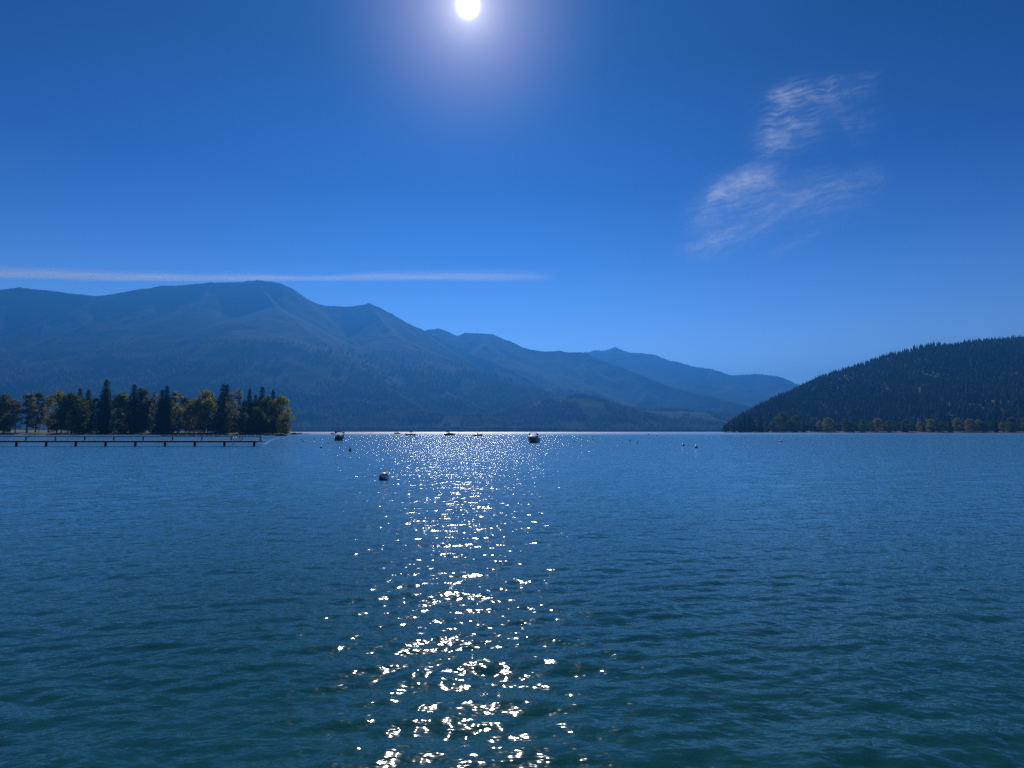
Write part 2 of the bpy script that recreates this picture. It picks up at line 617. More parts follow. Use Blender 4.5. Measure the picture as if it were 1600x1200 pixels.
uu = np.linspace(-1.5, 1.5, 1300)
yy = np.concatenate([np.linspace(2850, 3500, 110)[:-1], np.linspace(3500, 7200, 330)[:-1], np.linspace(7200, 11500, 150)])
yrow = yy
U, YY = np.meshgrid(uu, yy)
XX = U * YY
HH = terrain_height(XX, YY)
mm, t = new_mat("forested_mountain")
geo = t.n('ShaderNodeNewGeometry')
co = geo.outputs['Position']
n1 = t.noise(co, 0.0016, 6, 0.6)
n2 = t.noise(co, 0.012, 5, 0.65)
n3 = t.noise(co, 0.09, 2, 0.6)
c1 = t.ramp(n1.outputs[0], [(0.35, (0.042, 0.064, 0.032)), (0.52, (0.066, 0.090, 0.042)), (0.66, (0.105, 0.120, 0.055))])
c2 = t.mix(0.75, c1, t.ramp(n2.outputs[0], [(0.34, (0.65, 0.7, 0.7)), (0.62, (1.2, 1.18, 1.12))]), 'MULTIPLY')
c3 = t.mix(0.7, c2, t.ramp(n3.outputs[0], [(0.38, (0.7, 0.75, 0.75)), (0.62, (1.15, 1.15, 1.1))]), 'MULTIPLY')
sep = t.n('ShaderNodeSeparateXYZ'); t.put(sep.inputs[0], co)
# scree, clearings and cut blocks
rock = t.m('MULTIPLY', t.ramp(t.noise(co, 0.0042, 5, 0.7).outputs[0], [(0.64, (0, 0, 0)), (0.74, (1, 1, 1))]), 0.45)
c4 = t.mix(rock, c3, (0.20, 0.19, 0.13))
p = t.n('ShaderNodeBsdfDiffuse')
t.put(p.inputs['Color'], c4)
p.inputs['Roughness'].default_value = 0.9
bmp = t.n('ShaderNodeBump'); bmp.inputs['Strength'].default_value = 0.45; bmp.inputs['Distance'].default_value = 14
t.put(bmp.inputs['Height'], t.noise(co, 0.05, 4, 0.7).outputs[0])
t.put(p.inputs['Normal'], bmp.outputs[0])
sheen = t.n('ShaderNodeBsdfPrincipled')
t.put(sheen.inputs['Base Color'], c4); sheen.inputs['Roughness'].default_value = 0.95; sheen.inputs['Specular IOR Level'].default_value = 0.05
t.put(sheen.inputs['Normal'], bmp.outputs[0])
canopy = t.n('ShaderNodeMixShader'); canopy.inputs[0].default_value = 0.45
t.put(canopy.inputs[1], p.outputs[0]); t.put(canopy.inputs[2], sheen.outputs[0])
o = t.n('ShaderNodeOutputMaterial'); t.put(o.inputs[0], canopy.outputs[0])
mountains = tag(link("mountains", arrays_mesh("mountains", np.stack([XX, YY, HH], -1).reshape(-1, 3), grid_faces(len(yy), len(uu)), True), mm), kind='structure')


def grid_sample(u, y):
    """height of the terrain mesh at points"""
    fu = (u - uu[0]) / (uu[1] - uu[0])
    iu = np.clip(fu.astype(int), 0, len(uu) - 2); fu = np.clip(fu - iu, 0, 1)
    iy = np.clip(np.searchsorted(yy, y) - 1, 0, len(yy) - 2)
    fy = np.clip((y - yy[iy]) / (yy[iy + 1] - yy[iy]), 0, 1)
    a = HH[iy, iu] * (1 - fu) + HH[iy, iu + 1] * fu
    b = HH[iy + 1, iu] * (1 - fu) + HH[iy + 1, iu + 1] * fu
    return a * (1 - fy) + b * fy


def conifer_mass(x, y, z, h, r, tiers, n, rng):
    """many small conifers merged: each a stack of ragged skirts"""
    N = len(x)
    V = []; T = []
    base = 0
    for k in range(tiers):
        z0 = 0.10 + 0.62 * k / tiers
        z1 = min(1.0, z0 + (0.90 if tiers == 1 else 0.52 - 0.10 * k / tiers))
        if k == tiers - 1: z1 = 1.0
        rad = (1 - 0.72 * k / tiers)
        ang = rng.random((N, 1)) * 6.283 + np.arange(n)[None, :] * (6.283 / n) + rng.normal(0, 0.15, (N, n))
        rj = r[:, None] * rad * (0.72 + 0.56 * rng.random((N, n)))
        zz = z[:, None] + h[:, None] * (z0 + 0.10 * (rng.random((N, n)) - 0.5))
        ring = np.stack([x[:, None] + rj * np.cos(ang), y[:, None] + rj * np.sin(ang), zz], -1)
        top = np.stack([x, y, z + h * z1], -1)[:, None, :]
        vv = np.concatenate([ring, top], 1)
        V.append(vv.reshape(-1, 3))
        i0 = base + np.arange(N)[:, None] * (n + 1)
        j = np.arange(n)[None, :]
        tri = np.stack([i0 + j, i0 + (j + 1) % n, np.broadcast_to(i0 + n, (N, n))], -1)
        T.append(tri.reshape(-1, 3))
        base += N * (n + 1)
    return np.concatenate(V), np.concatenate(T)


def foliage_mat(name, stops, noise_scale, trans=0.25, rough=0.8):
    m_, t = new_mat(name)
    co = t.n('ShaderNodeNewGeometry').outputs['Position']
    a = t.noise(co, noise_scale, 3, 0.6).outputs[0]
    oi = t.n('ShaderNodeNewGeometry').outputs['Random Per Island']
    f = t.m('ADD', t.m('MULTIPLY', a, 0.7), t.m('MULTIPLY', oi, 0.3))
    c = t.ramp(f, stops)
    d = t.n('ShaderNodeBsdfDiffuse')
    t.put(d.inputs['Color'], c)
    tl = t.n('ShaderNodeBsdfTranslucent'); t.put(tl.inputs['Color'], c)
    mx = t.n('ShaderNodeMixShader'); mx.inputs[0].default_value = trans
    t.put(mx.inputs[1], d.outputs[0]); t.put(mx.inputs[2], tl.outputs[0])
    o = t.n('ShaderNodeOutputMaterial'); t.put(o.inputs[0], mx.outputs[0])
    return m_


M_farforest = foliage_mat("far_forest_foliage", [(0.35, (0.026, 0.044, 0.022)), (0.52, (0.060, 0.082, 0.034)), (0.68, (0.125, 0.130, 0.055))], 0.012, 0.15)
# shore forest: one wooded mass of conifers on the lower slopes and along the crests
N1 = 150000
u1 = RNG.uniform(-1.05, 1.05, N1)
y1 = 3000 + 2500 * RNG.random(N1) ** 1.7
x1 = u1 * y1
keep = (y1 > shore_at(u1) + 8)
clear = fbm(x1 / 170, y1 / 170, 71, 3)
keep &= ~((clear > 0.60) & (y1 > 3150))
# hay fields on the low shelf behind the far shore
keep &= ~((u1 > 0.20) & (u1 < 0.36) & (y1 > 4150) & (y1 < 4700) & (clear > 0.42))
keep &= grid_sample(u1, y1) < 300 + 420 * RNG.random(N1) ** 2
u1, y1, x1 = u1[keep], y1[keep], x1[keep]
z1 = grid_sample(u1, y1) - 1.0
h1 = RNG.uniform(15, 34, len(x1)) * (0.75 + 0.5 * fbm(x1 / 120, y1 / 120, 77, 2))
r1 = h1 * RNG.uniform(0.13, 0.24, len(x1))
V1, T1 = conifer_mass(x1, y1, z1, h1, r1, 1, 5, RNG)
# thin line of trees standing on the crests
N2 = 16000
u2 = RNG.uniform(-1.0, 1.0, N2)
y2 = RNG.uniform(8300, 9700, N2)
z2 = grid_sample(u2, y2)
kk = (z2 > 300) & (u2 > 0.12)
u2, y2, z2 = u2[kk], y2[kk], z2[kk]
h2 = RNG.uniform(12, 26, len(u2))
V2, T2 = conifer_mass(u2 * y2, y2, z2 - 1, h2, h2 * 0.2, 1, 4, RNG)
Vf = np.concatenate([V1, V2]); Tf = np.concatenate([T1, T2 + len(V1)])
tag(link("forest", arrays_mesh("forest", Vf, Tf), M_farforest), 'dark blue-green forest covering the slopes beyond the far shore of the lake', 'forest', kind='stuff')

# ------------------------------------------------------------------ wooded point on the right
PR = [at(1108, 676.5, 1150), at(1135, 669, 1250), at(1165, 655, 1450), at(1200, 632, 1650), at(1235, 610, 1850), at(1252, 604, 1900), at(1300, 586, 2000), at(1360, 566, 2100),
      at(1440, 546, 2200), at(1540, 530, 2300), at(1680, 518, 2300), at(1900, 520, 2300)]
for v_ in PR: v_.z -= 20
PR[0].z = 1.0; PR[1].z = 3.0


def point_shore(x, y):
    # waterline: starts at the tip and comes towards the viewer on the right
    return 1130 - 0.62 * np.clip(x - 415, 0, 3000) ** 0.93 + 24 * (vnoise(x / 60, x * 0 + 2.2, 91) - 0.5)


def point_height(x, y):
    H = np.full(x.shape, -30.0)
    for a, b in zip(PR[:-1], PR[1:]):
        dx, dy = b.x - a.x, b.y - a.y
        tt = np.clip(((x - a.x) * dx + (y - a.y) * dy) / (dx * dx + dy * dy), 0, 1)
        d = np.hypot(x - a.x - tt * dx, y - a.y - tt * dy)
        h = a.z + (b.z - a.z) * tt - 0.30 * d
        H = np.maximum(H, h)
    ins = y - point_shore(x, y)
    H = H + (fbm(x / 420, y / 420, 98, 3) - 0.5) * 60 * np.clip((ins - 250) / 500, 0, 1) * np.clip((x - 900) / 300, 0, 1) + (fbm(x / 110, y / 110, 95, 4) - 0.5) * 26 * np.clip(ins / 150, 0, 1)
    H = np.maximum(H, np.minimum(ins * 0.05, 1.2 + 0.012 * ins))
    H = np.minimum(H, ins * 0.30 + 0.3)
    left = (x - (412 + 0.362 * (y - 1130)))            # the far side of the point drops into the lake
    H = np.minimum(H, left * 0.5)
    return np.maximum(H, -4.0)


px_ = np.linspace(330, 2600, 420)
py_ = np.linspace(200, 2700, 420)
PX, PY = np.meshgrid(px_, py_)
PH = point_height(PX, PY)
M_ground, t = new_mat("woodland_ground")
co = t.n('ShaderNodeNewGeometry').outputs['Position']
a = t.noise(co, 0.05, 6, 0.65).outputs[0]
c = t.ramp(a, [(0.35, (0.025, 0.035, 0.018)), (0.55, (0.06, 0.065, 0.030)), (0.7, (0.13, 0.11, 0.065))])
p = t.n('ShaderNodeBsdfPrincipled'); t.put(p.inputs['Base Color'], c); p.inputs['Roughness'].default_value = 0.95
o = t.n('ShaderNodeOutputMaterial'); t.put(o.inputs[0], p.outputs[0])
tag(link("hill", arrays_mesh("hill", np.stack([PX, PY, PH], -1).reshape(-1, 3), grid_faces(420, 420), True), M_ground), kind='structure')


def psample(x, y):
    fx = (x - px_[0]) / (px_[1] - px_[0]); ix = np.clip(fx.astype(int), 0, 418); fx = fx - ix
    fy = (y - py_[0]) / (py_[1] - py_[0]); iy = np.clip(fy.astype(int), 0, 418); fy = fy - iy
    return (PH[iy, ix] * (1 - fx) + PH[iy, ix + 1] * fx) * (1 - fy) + (PH[iy + 1, ix] * (1 - fx) + PH[iy + 1, ix + 1] * fx) * fy


M_hillforest = foliage_mat("hill_forest_foliage", [(0.34, (0.012, 0.028, 0.012)), (0.52, (0.026, 0.052, 0.018)), (0.70, (0.065, 0.095, 0.028))], 0.03, 0.35)
N3 = 70000
x3 = RNG.uniform(340, 2500, N3); y3 = RNG.uniform(210, 2600, N3)
z3 = psample(x3, y3)
ins3 = y3 - point_shore(x3, y3)
thin = fbm(x3 / 90, y3 / 90, 180, 3)
kk = ((thin < 0.99) | (x3 / y3 < 0.53)) & (z3 > 0.8) & (ins3 > 26) & (x3 / y3 < 1.15) & (x3 / y3 > 0.3) & (y3 < 2450)
x3, y3, z3 = x3[kk], y3[kk], z3[kk]
h3 = RNG.uniform(9, 30, len(x3)) * (0.6 + 0.8 * fbm(x3 / 60, y3 / 60, 181, 2)) * np.clip(0.55 + z3 / 40, 0.6, 1.0)
V3, T3 = conifer_mass(x3, y3, z3 - 0.5, h3, h3 * RNG.uniform(0.12, 0.2, len(x3)), 3, 7, RNG)
tag(link("hillside_forest", arrays_mesh("hillside_forest", V3, T3), M_hillforest),
    'dark conifer forest covering the hill that slopes to the lake on the right', 'forest', kind='stuff')

# ------------------------------------------------------------------ single trees
M_bark = plain("bark", (0.10, 0.085, 0.07), 0.9, spot=0.3, scale=2.0, bump=0.6)
M_palebark = plain("pale_bark", (0.42, 0.40, 0.35), 0.9, spot=0.3, scale=2.0, bump=0.6)
M_leaf_y = foliage_mat("yellow_green_leaves", [(0.3, (0.06, 0.075, 0.014)), (0.5, (0.22, 0.22, 0.04)), (0.7, (0.44, 0.39, 0.09))], 0.30, 0.55)
M_leaf_g = foliage_mat("mid_green_leaves", [(0.3, (0.035, 0.055, 0.014)), (0.5, (0.09, 0.12, 0.03)), (0.7, (0.20, 0.21, 0.06))], 0.30, 0.50)
M_leaf_p = foliage_mat("pale_green_leaves", [(0.3, (0.07, 0.08, 0.04)), (0.5, (0.17, 0.18, 0.10)), (0.7, (0.38, 0.36, 0.24))], 0.30, 0.50)
M_leaf_r = foliage_mat("autumn_leaves", [(0.3, (0.06, 0.045, 0.018)), (0.5, (0.14, 0.09, 0.035)), (0.7, (0.26, 0.17, 0.07))], 0.30, 0.40)
M_needle = foliage_mat("dark_needles", [(0.3, (0.014, 0.034, 0.018)), (0.5, (0.030, 0.065, 0.030)), (0.7, (0.07, 0.12, 0.05))], 0.30, 0.3)


def quads_at(c, n, size, rng, flat=0.0):
    """leaf sprays: small randomly turned four-cornered faces"""
    c = np.asarray(c)
    N = len(c)
    d1 = rng.normal(size=(N, 3)); d1 /= np.linalg.norm(d1, axis=1)[:, None]
    d2 = rng.normal(size=(N, 3)); d2 -= (d2 * d1).sum(1)[:, None] * d1; d2 /= np.linalg.norm(d2, axis=1)[:, None]
    s = size * rng.uniform(0.5, 1.3, (N, 1))
    v = np.stack([c - d1 * s, c - d2 * s * 0.6, c + d1 * s, c + d2 * s * 0.6], 1).reshape(-1, 3)
    f = np.arange(N * 4).reshape(N, 4)
    return v, f


def deciduous_meshes(seed, H=24.0, Wd=7.0, low=0.12, nclump=46, leaves=75, size=0.42, top_round=1.0):
    rng = np.random.default_rng(seed)
    bm = bmesh.new()
    pts = [(0, 0, -0.4)]
    x = y = 0
    for i in range(1, 8):
        x += rng.normal(0, 0.25); y += rng.normal(0, 0.25)
        pts.append((x, y, H * 0.75 * i / 7))
    add_tube(bm, pts, 0.42, 8, 0.10)
    cl = []
    for i in range(nclump):
        # envelope: widest a little above the middle, uneven
        tz = low + (0.97 - low) * rng.random() ** 0.85
        s = (tz - low) / (1 - low)
        env = Wd * math.sqrt(max(0.02, 1 - abs(2 * s - 0.92) ** 2.4)) * rng.uniform(0.75, 1.08)
        a = rng.random() * 6.283
        rad = env * (0.35 + 0.65 * rng.random() ** 0.5)
        cl.append((rad * math.cos(a) + x * s, rad * math.sin(a) + y * s, H * tz, Wd * rng.uniform(0.20, 0.36)))
    for cx, cy, cz, cr in cl[::2]:
        zb = max(H * 0.08, cz - math.hypot(cx, cy) * 0.9)
        add_tube(bm, [(x * zb / H, y * zb / H, zb), (cx * 0.5, cy * 0.5, (zb + cz) / 2 + 0.3), (cx * 0.95, cy * 0.95, cz)], 0.14, 5, 0.04)
    trunk = bpy.data.meshes.new("trunk"); bm.to_mesh(trunk); bm.free()
    cs = []
    for cx, cy, cz, cr in cl:
        d = rng.normal(size=(leaves, 3)); d /= np.linalg.norm(d, axis=1)[:, None]
        rad = cr * (0.55 + 0.5 * rng.random((leaves, 1)) ** 0.5) * np.array([1.1, 1.1, 0.75])
        q = np.array([cx, cy, cz]) + d * rad
        q[:, 2] -= 0.12 * cr * (d[:, 0] ** 2 + d[:, 1] ** 2) * 2
        cs.append(q)
    cs = np.concatenate(cs)
    cs = cs[cs[:, 2] > 0.3]
    v, f = quads_at(cs, 4, size, rng)
    return trunk, arrays_mesh("crown", v, f)


def conifer_meshes(seed, H=30.0, Rb=4.2, low=0.06):
    rng = np.random.default_rng(seed)
    bm = bmesh.new()
    add_tube(bm, [(0, 0, -0.4), (0.1, 0, H * 0.4), (0, 0.1, H * 0.97)], 0.38, 8, 0.04)
    trunk = bpy.data.meshes.new("trunk"); bm.to_mesh(trunk); bm.free()
    V = []; Fc = []; n0 = 0
    z = H * low
    while z < H * 0.985:
        s = (z / H - low) / (1 - low)
        L0 = Rb * (1 - s) ** 0.55 * (0.8 + 0.4 * rng.random()) + 0.25
        nb = 8 if s < 0.7 else 6
        a0 = rng.random() * 6.28
        for b in range(nb):
            if rng.random() < 0.1: continue
            a = a0 + b * 6.283 / nb + rng.normal(0, 0.15)
            L = L0 * rng.uniform(0.65, 1.15)
            d = np.array([math.cos(a), math.sin(a), 0]); sd = np.array([-math.sin(a), math.cos(a), 0])
            droop = 0.38 + 0.2 * rng.random()
            segs = 3
            for k in range(segs):
                t0, t1 = k / segs, (k + 1) / segs
                w0 = 0.30 * L * (1 - t0) ** 0.6 * (0.5 if k == 0 else 1.0); w1 = 0.30 * L * (1 - t1) ** 0.6
                p0 = d * L * t0 + np.array([0, 0, z - droop * L * t0 ** 1.5]); p1 = d * L * t1 + np.array([0, 0, z - droop * L * t1 ** 1.5])
                j = rng.normal(0, 0.10, 4)
                V += [p0 - sd * w0 + [0, 0, j[0] - 0.15], p0 + sd * w0 + [0, 0, j[1] - 0.15], p1 + sd * w1 + [0, 0, j[2]], p1 - sd * w1 + [0, 0, j[3]]]
                Fc.append((n0, n0 + 1, n0 + 2, n0 + 3)); n0 += 4
                # hanging twigs
                pm = (p0 + p1) / 2
                V += [pm - d * 0.22 * L / segs * 1.4, pm + d * 0.22 * L / segs * 1.4, pm + d * 0.15 + [0, 0, -0.55 - 0.4 * rng.random()], pm - d * 0.15 + [0, 0, -0.5]]
                Fc.append((n0, n0 + 1, n0 + 2, n0 + 3)); n0 += 4
        z += 0.55 + 0.35 * rng.random()
    return trunk, arrays_mesh("crown", np.array(V), np.array(Fc))


DEC = [deciduous_meshes(101 + i, low=[0.03, 0.08, 0.02, 0.14][i], Wd=[8.0, 6.9, 9.0, 6.0][i], nclump=[74, 60, 84, 52][i], leaves=95) for i in range(4)]
AIRY = [deciduous_meshes(301 + i, low=0.16, Wd=4.6, nclump=44, leaves=50, size=0.34) for i in range(2)]
CON = [conifer_meshes(201 + i, Rb=[6.0, 5.2, 6.6][i]) for i in range(3)]
_proto = {}


def tree(name, meshes, trunk_m, crown_m, loc, h, base_h, wscale, rz, label, cat, group):
    key = (id(meshes[1]), crown_m.name)
    if key not in _proto:
        root = empty(name, loc, rz)
        tm = meshes[0] if not meshes[0].materials else meshes[0].copy()
        cm = meshes[1] if not meshes[1].materials else meshes[1].copy()
        tm.materials.clear(); cm.materials.clear()
        link("trunk", tm, trunk_m, root)
        link("crown", cm, crown_m, root)
        _proto[key] = root
    else:
        root = copy_tree(_proto[key])
        root.name = name
    root.location = loc
    root.rotation_euler = (0, 0, rz)
    s = h / base_h
    root.scale = (s * wscale, s * wscale, s)
    tag(root, label, cat, group)
    return root


# ground of the left shore: a low wooded spit
lx = np.linspace(-900, -120, 260)
ly = np.linspace(330, 900, 160)
LX, LY = np.meshgrid(lx, ly)
TIP = on_water(452, 679.3)


def spit(x, y):
    sh = 402 + 10 * (vnoise(x / 18, x * 0, 120) - 0.5) - 0.10 * np.clip(-x - 260, 0, 600)
    ins = np.minimum(y - sh, (-(x) - 157 - 0.55 * np.clip(y - 410, 0, 600)) * 1.0 + 3 * (vnoise(y / 9, y * 0, 121) - 0.5))
    return np.clip(np.where(ins > 0, 0.25 + 0.9 * (1 - np.exp(-ins / 8)) + 0.01 * ins, ins * 0.15), -4, 12)


LZ = spit(LX, LY)
tag(link("shore", arrays_mesh("shore", np.stack([LX, LY, LZ], -1).reshape(-1, 3), grid_faces(160, 260), True), M_ground), kind='structure')


def lz(x, y):
    return float(spit(np.array([x]), np.array([y]))[0]) - 0.15


LEFT = "trees of the grove on the left shore"
# (kind, variant, px of trunk, top py, Y, width scale, material, label)
G = [
    ('dec', 0, 440, 620, 408, 1.02, M_leaf_y, 'broad rounded yellow-green leafy tree at the lakeward tip of the left grove', 'broadleaf_tree'),
    ('dec', 1, 418, 621, 406, 0.95, M_leaf_g, 'leafy green tree just left of the rounded yellow-green tree at the tip of the grove', 'broadleaf_tree'),
    ('dec', 3, 426, 640, 404, 0.75, M_leaf_y, 'short yellowish tree in the dip between the two biggest leafy trees of the grove', 'broadleaf_tree'),
    ('con', 0, 408, 602, 424, 1.0, M_needle, 'tallest dark conifer rising from the middle of the left grove', 'conifer_tree'),
    ('con', 1, 425, 607, 432, 0.95, M_needle, 'narrow dark conifer top showing above the leafy trees nearest the grove tip', 'conifer_tree'),
    ('con', 1, 388, 606, 420, 0.95, M_needle, 'dark pointed conifer between the pale airy tree and the tallest conifer', 'conifer_tree'),
    ('con', 2, 398, 614, 428, 0.85, M_needle, 'lower conifer half hidden just left of the tallest conifer', 'conifer_tree'),
    ('airy', 0, 374, 608, 408, 1.0, M_leaf_p, 'tall airy pale-leaved tree with light stems near the left edge of the grove', 'broadleaf_tree'),
    ('airy', 1, 360, 612, 412, 1.0, M_leaf_p, 'thin pale-leaved tree left of the tall airy one at the photo edge', 'broadleaf_tree'),
    ('con', 0, 352, 598, 420, 1.0, M_needle, 'dark conifer cut by the left edge of the photo', 'conifer_tree'),
    ('dec', 2, 400, 638, 405, 0.70, M_leaf_g, 'low dark leafy tree by the waterline under the tallest conifer', 'broadleaf_tree'),
    ('dec', 3, 384, 646, 404, 0.70, M_leaf_g, 'small leafy tree at the waterline under the dark pointed conifer', 'broadleaf_tree'),
    ('dec', 1, 366, 652, 404, 0.62, M_leaf_r, 'small tree with browned leaves below the pale airy tree', 'broadleaf_tree'),
    ('dec', 0, 432, 628, 425, 0.80, M_leaf_r, 'reddish-leaved tree peeping between the two biggest leafy trees', 'broadleaf_tree'),
    ('dec', 2, 352, 645, 406, 0.65, M_leaf_g, 'low leafy bush-like tree at the photo edge under the cut-off conifer', 'broadleaf_tree'),
    ('con', 2, 416, 616, 440, 0.9, M_needle, 'dark conifer behind the leafy tree, between the tallest conifer and the narrow one', 'conifer_tree'),
    ('dec', 1, 447, 648, 412, 0.5, M_leaf_g, 'shrubby low tree leaning over the water at the very tip of the grove', 'broadleaf_tree'),
]
rt = random.Random(3)
for kind, vi, px, top, Y, ws, mat, lab, nm in G:
    ms = {'dec': DEC, 'con': CON, 'airy': AIRY}[kind][vi]
    q = at(px, 670, Y)
    h = at(px, top, Y).z - lz(q.x, Y)
    base = 30.0 if kind == 'con' else 23.5
    ws2 = ws * (base / 30.0 if False else 1.0)
    tree(nm, ms, M_palebark if kind == 'airy' else M_bark, mat, (q.x, Y, lz(q.x, Y)), h, base, ws2 if kind == 'con' else ws2 * 24.0 / max(h, 8) * (h / 30) ** 0.4, rt.random() * 6.28, lab,
         'tree', LEFT)
# the same shore going on to the left of the photograph, and the back rows of the grove
for i in range(58):
    if i < 14:
        px = 350 + 80 * (i + rt.random()) / 14; Y = rt.uniform(440, 470); lab = 'dark conifer in the back row of the left grove, behind its leafy trees'; gr = 'back row of the grove'
        kind = 'con'; top = rt.uniform(620, 634)
    else:
        px = -60 + 408 * (i - 14 + rt.random()) / 44; Y = rt.choice([403, 410, 420, 432]) - 0.05 * max(0, 300 - px) * 0.5
        kind = rt.choice(['con', 'dec', 'dec', 'dec', 'airy']); top = rt.uniform(596, 618) if kind == 'con' else rt.uniform(612, 640)
        if Y > 415: top -= 6
        lab = {'con': 'dark conifer on the left shore beyond the pier, left of the grove', 'dec': 'round leafy tree on the left shore beyond the pier, left of the grove',
               'airy': 'slender pale-leaved tree on the left shore beyond the pier, left of the grove'}[kind]
        gr = 'trees further along the left shore'
    vi = rt.randrange({'dec': 4, 'con': 3, 'airy': 2}[kind])
    ms = {'dec': DEC, 'con': CON, 'airy': AIRY}[kind][vi]
    mat = M_needle if kind == 'con' else (M_leaf_p if kind == 'airy' else rt.choice([M_leaf_g, M_leaf_y, M_leaf_g]))
    q = at(px, 670, Y)
    h = at(px, top, Y).z
    tree('conifer_tree' if kind == 'con' else 'broadleaf_tree', ms, M_palebark if kind == 'airy' else M_bark, mat, (q.x, Y, lz(q.x, Y)), h,
         30.0 if kind == 'con' else 23.5, rt.uniform(0.85, 1.1) * (1 if kind == 'con' else 0.85), rt.random() * 6.28, lab, 'tree', gr)

# leafy and pointed trees at the foot of the right-hand hill
RG = "shore trees below the right-hand hill"
G2 = [
    ('con', 1, 1127, 665, 'tiny conifer at the outermost end of the right-hand point'),
    ('con', 0, 1134, 663, 'second conifer in from the outermost end of the right-hand point'),
    ('dec', 3, 1143, 661, 'small rounded tree near the outer end of the right-hand point'),
    ('con', 2, 1147, 655, 'pointed conifer standing proud of the low trees near the outer end of the point'),
    ('con', 0, 1157, 651, 'conifer right of the proud pointed one on the thin part of the point'),
    ('con', 1, 1164, 646, 'tall conifer where the right-hand point starts to rise'),
    ('con', 2, 1171, 646, 'broad dark conifer standing left of the pale grassy shore strip'),
    ('dec', 1, 1182, 656, 'low leafy tree behind the pale grassy strip of shore'),
    ('con', 1, 1189, 648, 'dark conifer right behind the pale grassy strip of shore'),
    ('dec', 0, 1198, 659, 'round dark leafy tree at the right end of the pale grassy strip'),
    ('dec', 2, 1207, 660, 'low spreading bush right of the pale grassy strip'),
    ('dec', 1, 1216, 665, 'small yellowish shrub on the waterline below the big round tree'),
    ('dec', 2, 1222, 645, 'big round green tree on the shore below the right-hand hill'),
    ('dec', 3, 1230, 664, 'small brownish shrub on the waterline between the two biggest round trees'),
    ('dec', 0, 1243, 649, 'biggest round dark tree at the right edge of the photo'),
    ('dec', 1, 1236, 655, 'rounded tree squeezed between the two biggest round trees on the right shore'),
]
for kind, vi, px, top, lab in G2:
    u_ = (px - 800) / 898.0
    # find the shoreline along this line of sight
    ys = np.linspace(400, 1250, 1700)
    ins = ys - point_shore(u_ * ys, ys)
    left = (u_ * ys - (412 + 0.362 * (ys - 1130)))
    ok = np.where((ins > 6) & (left * 0.5 > 0.6))[0]
    if len(ok) == 0: continue
    Y = float(ys[ok[0]]) + rt.uniform(2, 18)
    q = at(px, 670, Y)
    z0 = float(psample(np.array([q.x]), np.array([Y]))[0]) - 0.3
    h = max(5.0, at(px, top, Y).z - z0)
    ms = (DEC if kind == 'dec' else CON)[vi]
    mat = M_needle if kind == 'con' else (M_leaf_y if 'yellow' in lab else M_leaf_r if 'brown' in lab else M_leaf_g)
    tree('conifer_tree' if kind == 'con' else 'broadleaf_tree', ms, M_bark, mat, (q.x, Y, z0), h, 30.0 if kind == 'con' else 23.5,
         1.0 if h > 14 else 1.4, rt.random() * 6.28, lab, 'tree', RG)
for i in range(26):
    px = 1254 + 380 * (i + rt.random()) / 26
    u_ = (px - 800) / 898.0
    ys = np.linspace(200, 1250, 2000)
    ins = ys - point_shore(u_ * ys, ys)
    ok = np.where(ins > 6)[0]
    Y = float(ys[ok[0]]) + rt.uniform(2, 25)
    q = at(px, 670, Y)
    z0 = float(psample(np.array([q.x]), np.array([Y]))[0]) - 0.3
    kind = rt.choice(['dec', 'con', 'dec'])
    ms = (DEC if kind == 'dec' else CON)[rt.randrange(3)]
    tree('conifer_tree' if kind == 'con' else 'broadleaf_tree', ms, M_bark, M_needle if kind == 'con' else rt.choice([M_leaf_g, M_leaf_g, M_leaf_y]), (q.x, Y, z0),
         rt.uniform(16, 27), 30.0 if kind == 'con' else 23.5, 1.0, rt.random() * 6.28,
         'dark conifer on the shore further right than the big round trees' if kind == 'con' else 'round leafy tree on the shore further right than the big round trees', 'tree',
         'trees further along the right shore')

# pale grassy strip of shore on the right
M_grass = plain("dry_grass", (0.26, 0.30, 0.13), 0.95, spot=0.3, scale=0.4)

# two paler trees on the far shore
for px, top, base, mat, lab in ((528, 660, 673.6, M_leaf_r, 'rust-coloured tree on the far shore right of the canopied boat'),
                                (725, 662, 673.6, M_leaf_p, 'pale green tree on the far shore in line with the sun glitter'),
                                (805, 665, 673.6, M_leaf_p, 'small pale tree on the far shore above the white boat')):
    u_ = (px - 800) / 898.0
    Y = float(shore_at(np.array([u_]))[0]) + 15
    q = at(px, 670, Y)
    tree('broadleaf_tree', DEC[0 if px < 700 else 1], M_bark, mat, (q.x, Y, 0.4), at(px, top, Y).z, 23.5, 0.7, 1.0, lab, 'tree', None)

# ------------------------------------------------------------------ materials for things on the water
M_white = plain("white_gelcoat", (0.78, 0.77, 0.74), 0.25, spot=0.06, scale=1.5)
M_dark = plain("dark_gelcoat", (0.025, 0.022, 0.03), 0.25, spot=0.2, scale=2)
M_navy = plain("navy_gelcoat", (0.03, 0.045, 0.09), 0.25, spot=0.2, scale=2)
M_grey = plain("grey_gelcoat", (0.35, 0.36, 0.38), 0.3, spot=0.1, scale=2)
M_alu = plain("aluminium", (0.55, 0.56, 0.58), 0.35, 0.9, spot=0.1, scale=4)
M_canvas = plain("maroon_canvas", (0.16, 0.035, 0.04), 0.85, spot=0.2, scale=4)
M_cover = plain("black_canvas", (0.03, 0.03, 0.035), 0.85, spot=0.25, scale=3)
M_vinyl = plain("seat_vinyl", (0.30, 0.22, 0.19), 0.5, spot=0.15, scale=3)
M_motor = plain("outboard_paint", (0.02, 0.02, 0.022), 0.3, spot=0.2, scale=4)
M_wood = plain("weathered_wood", (0.30, 0.25, 0.20), 0.85, spot=0.3, scale=3, bump=0.4)
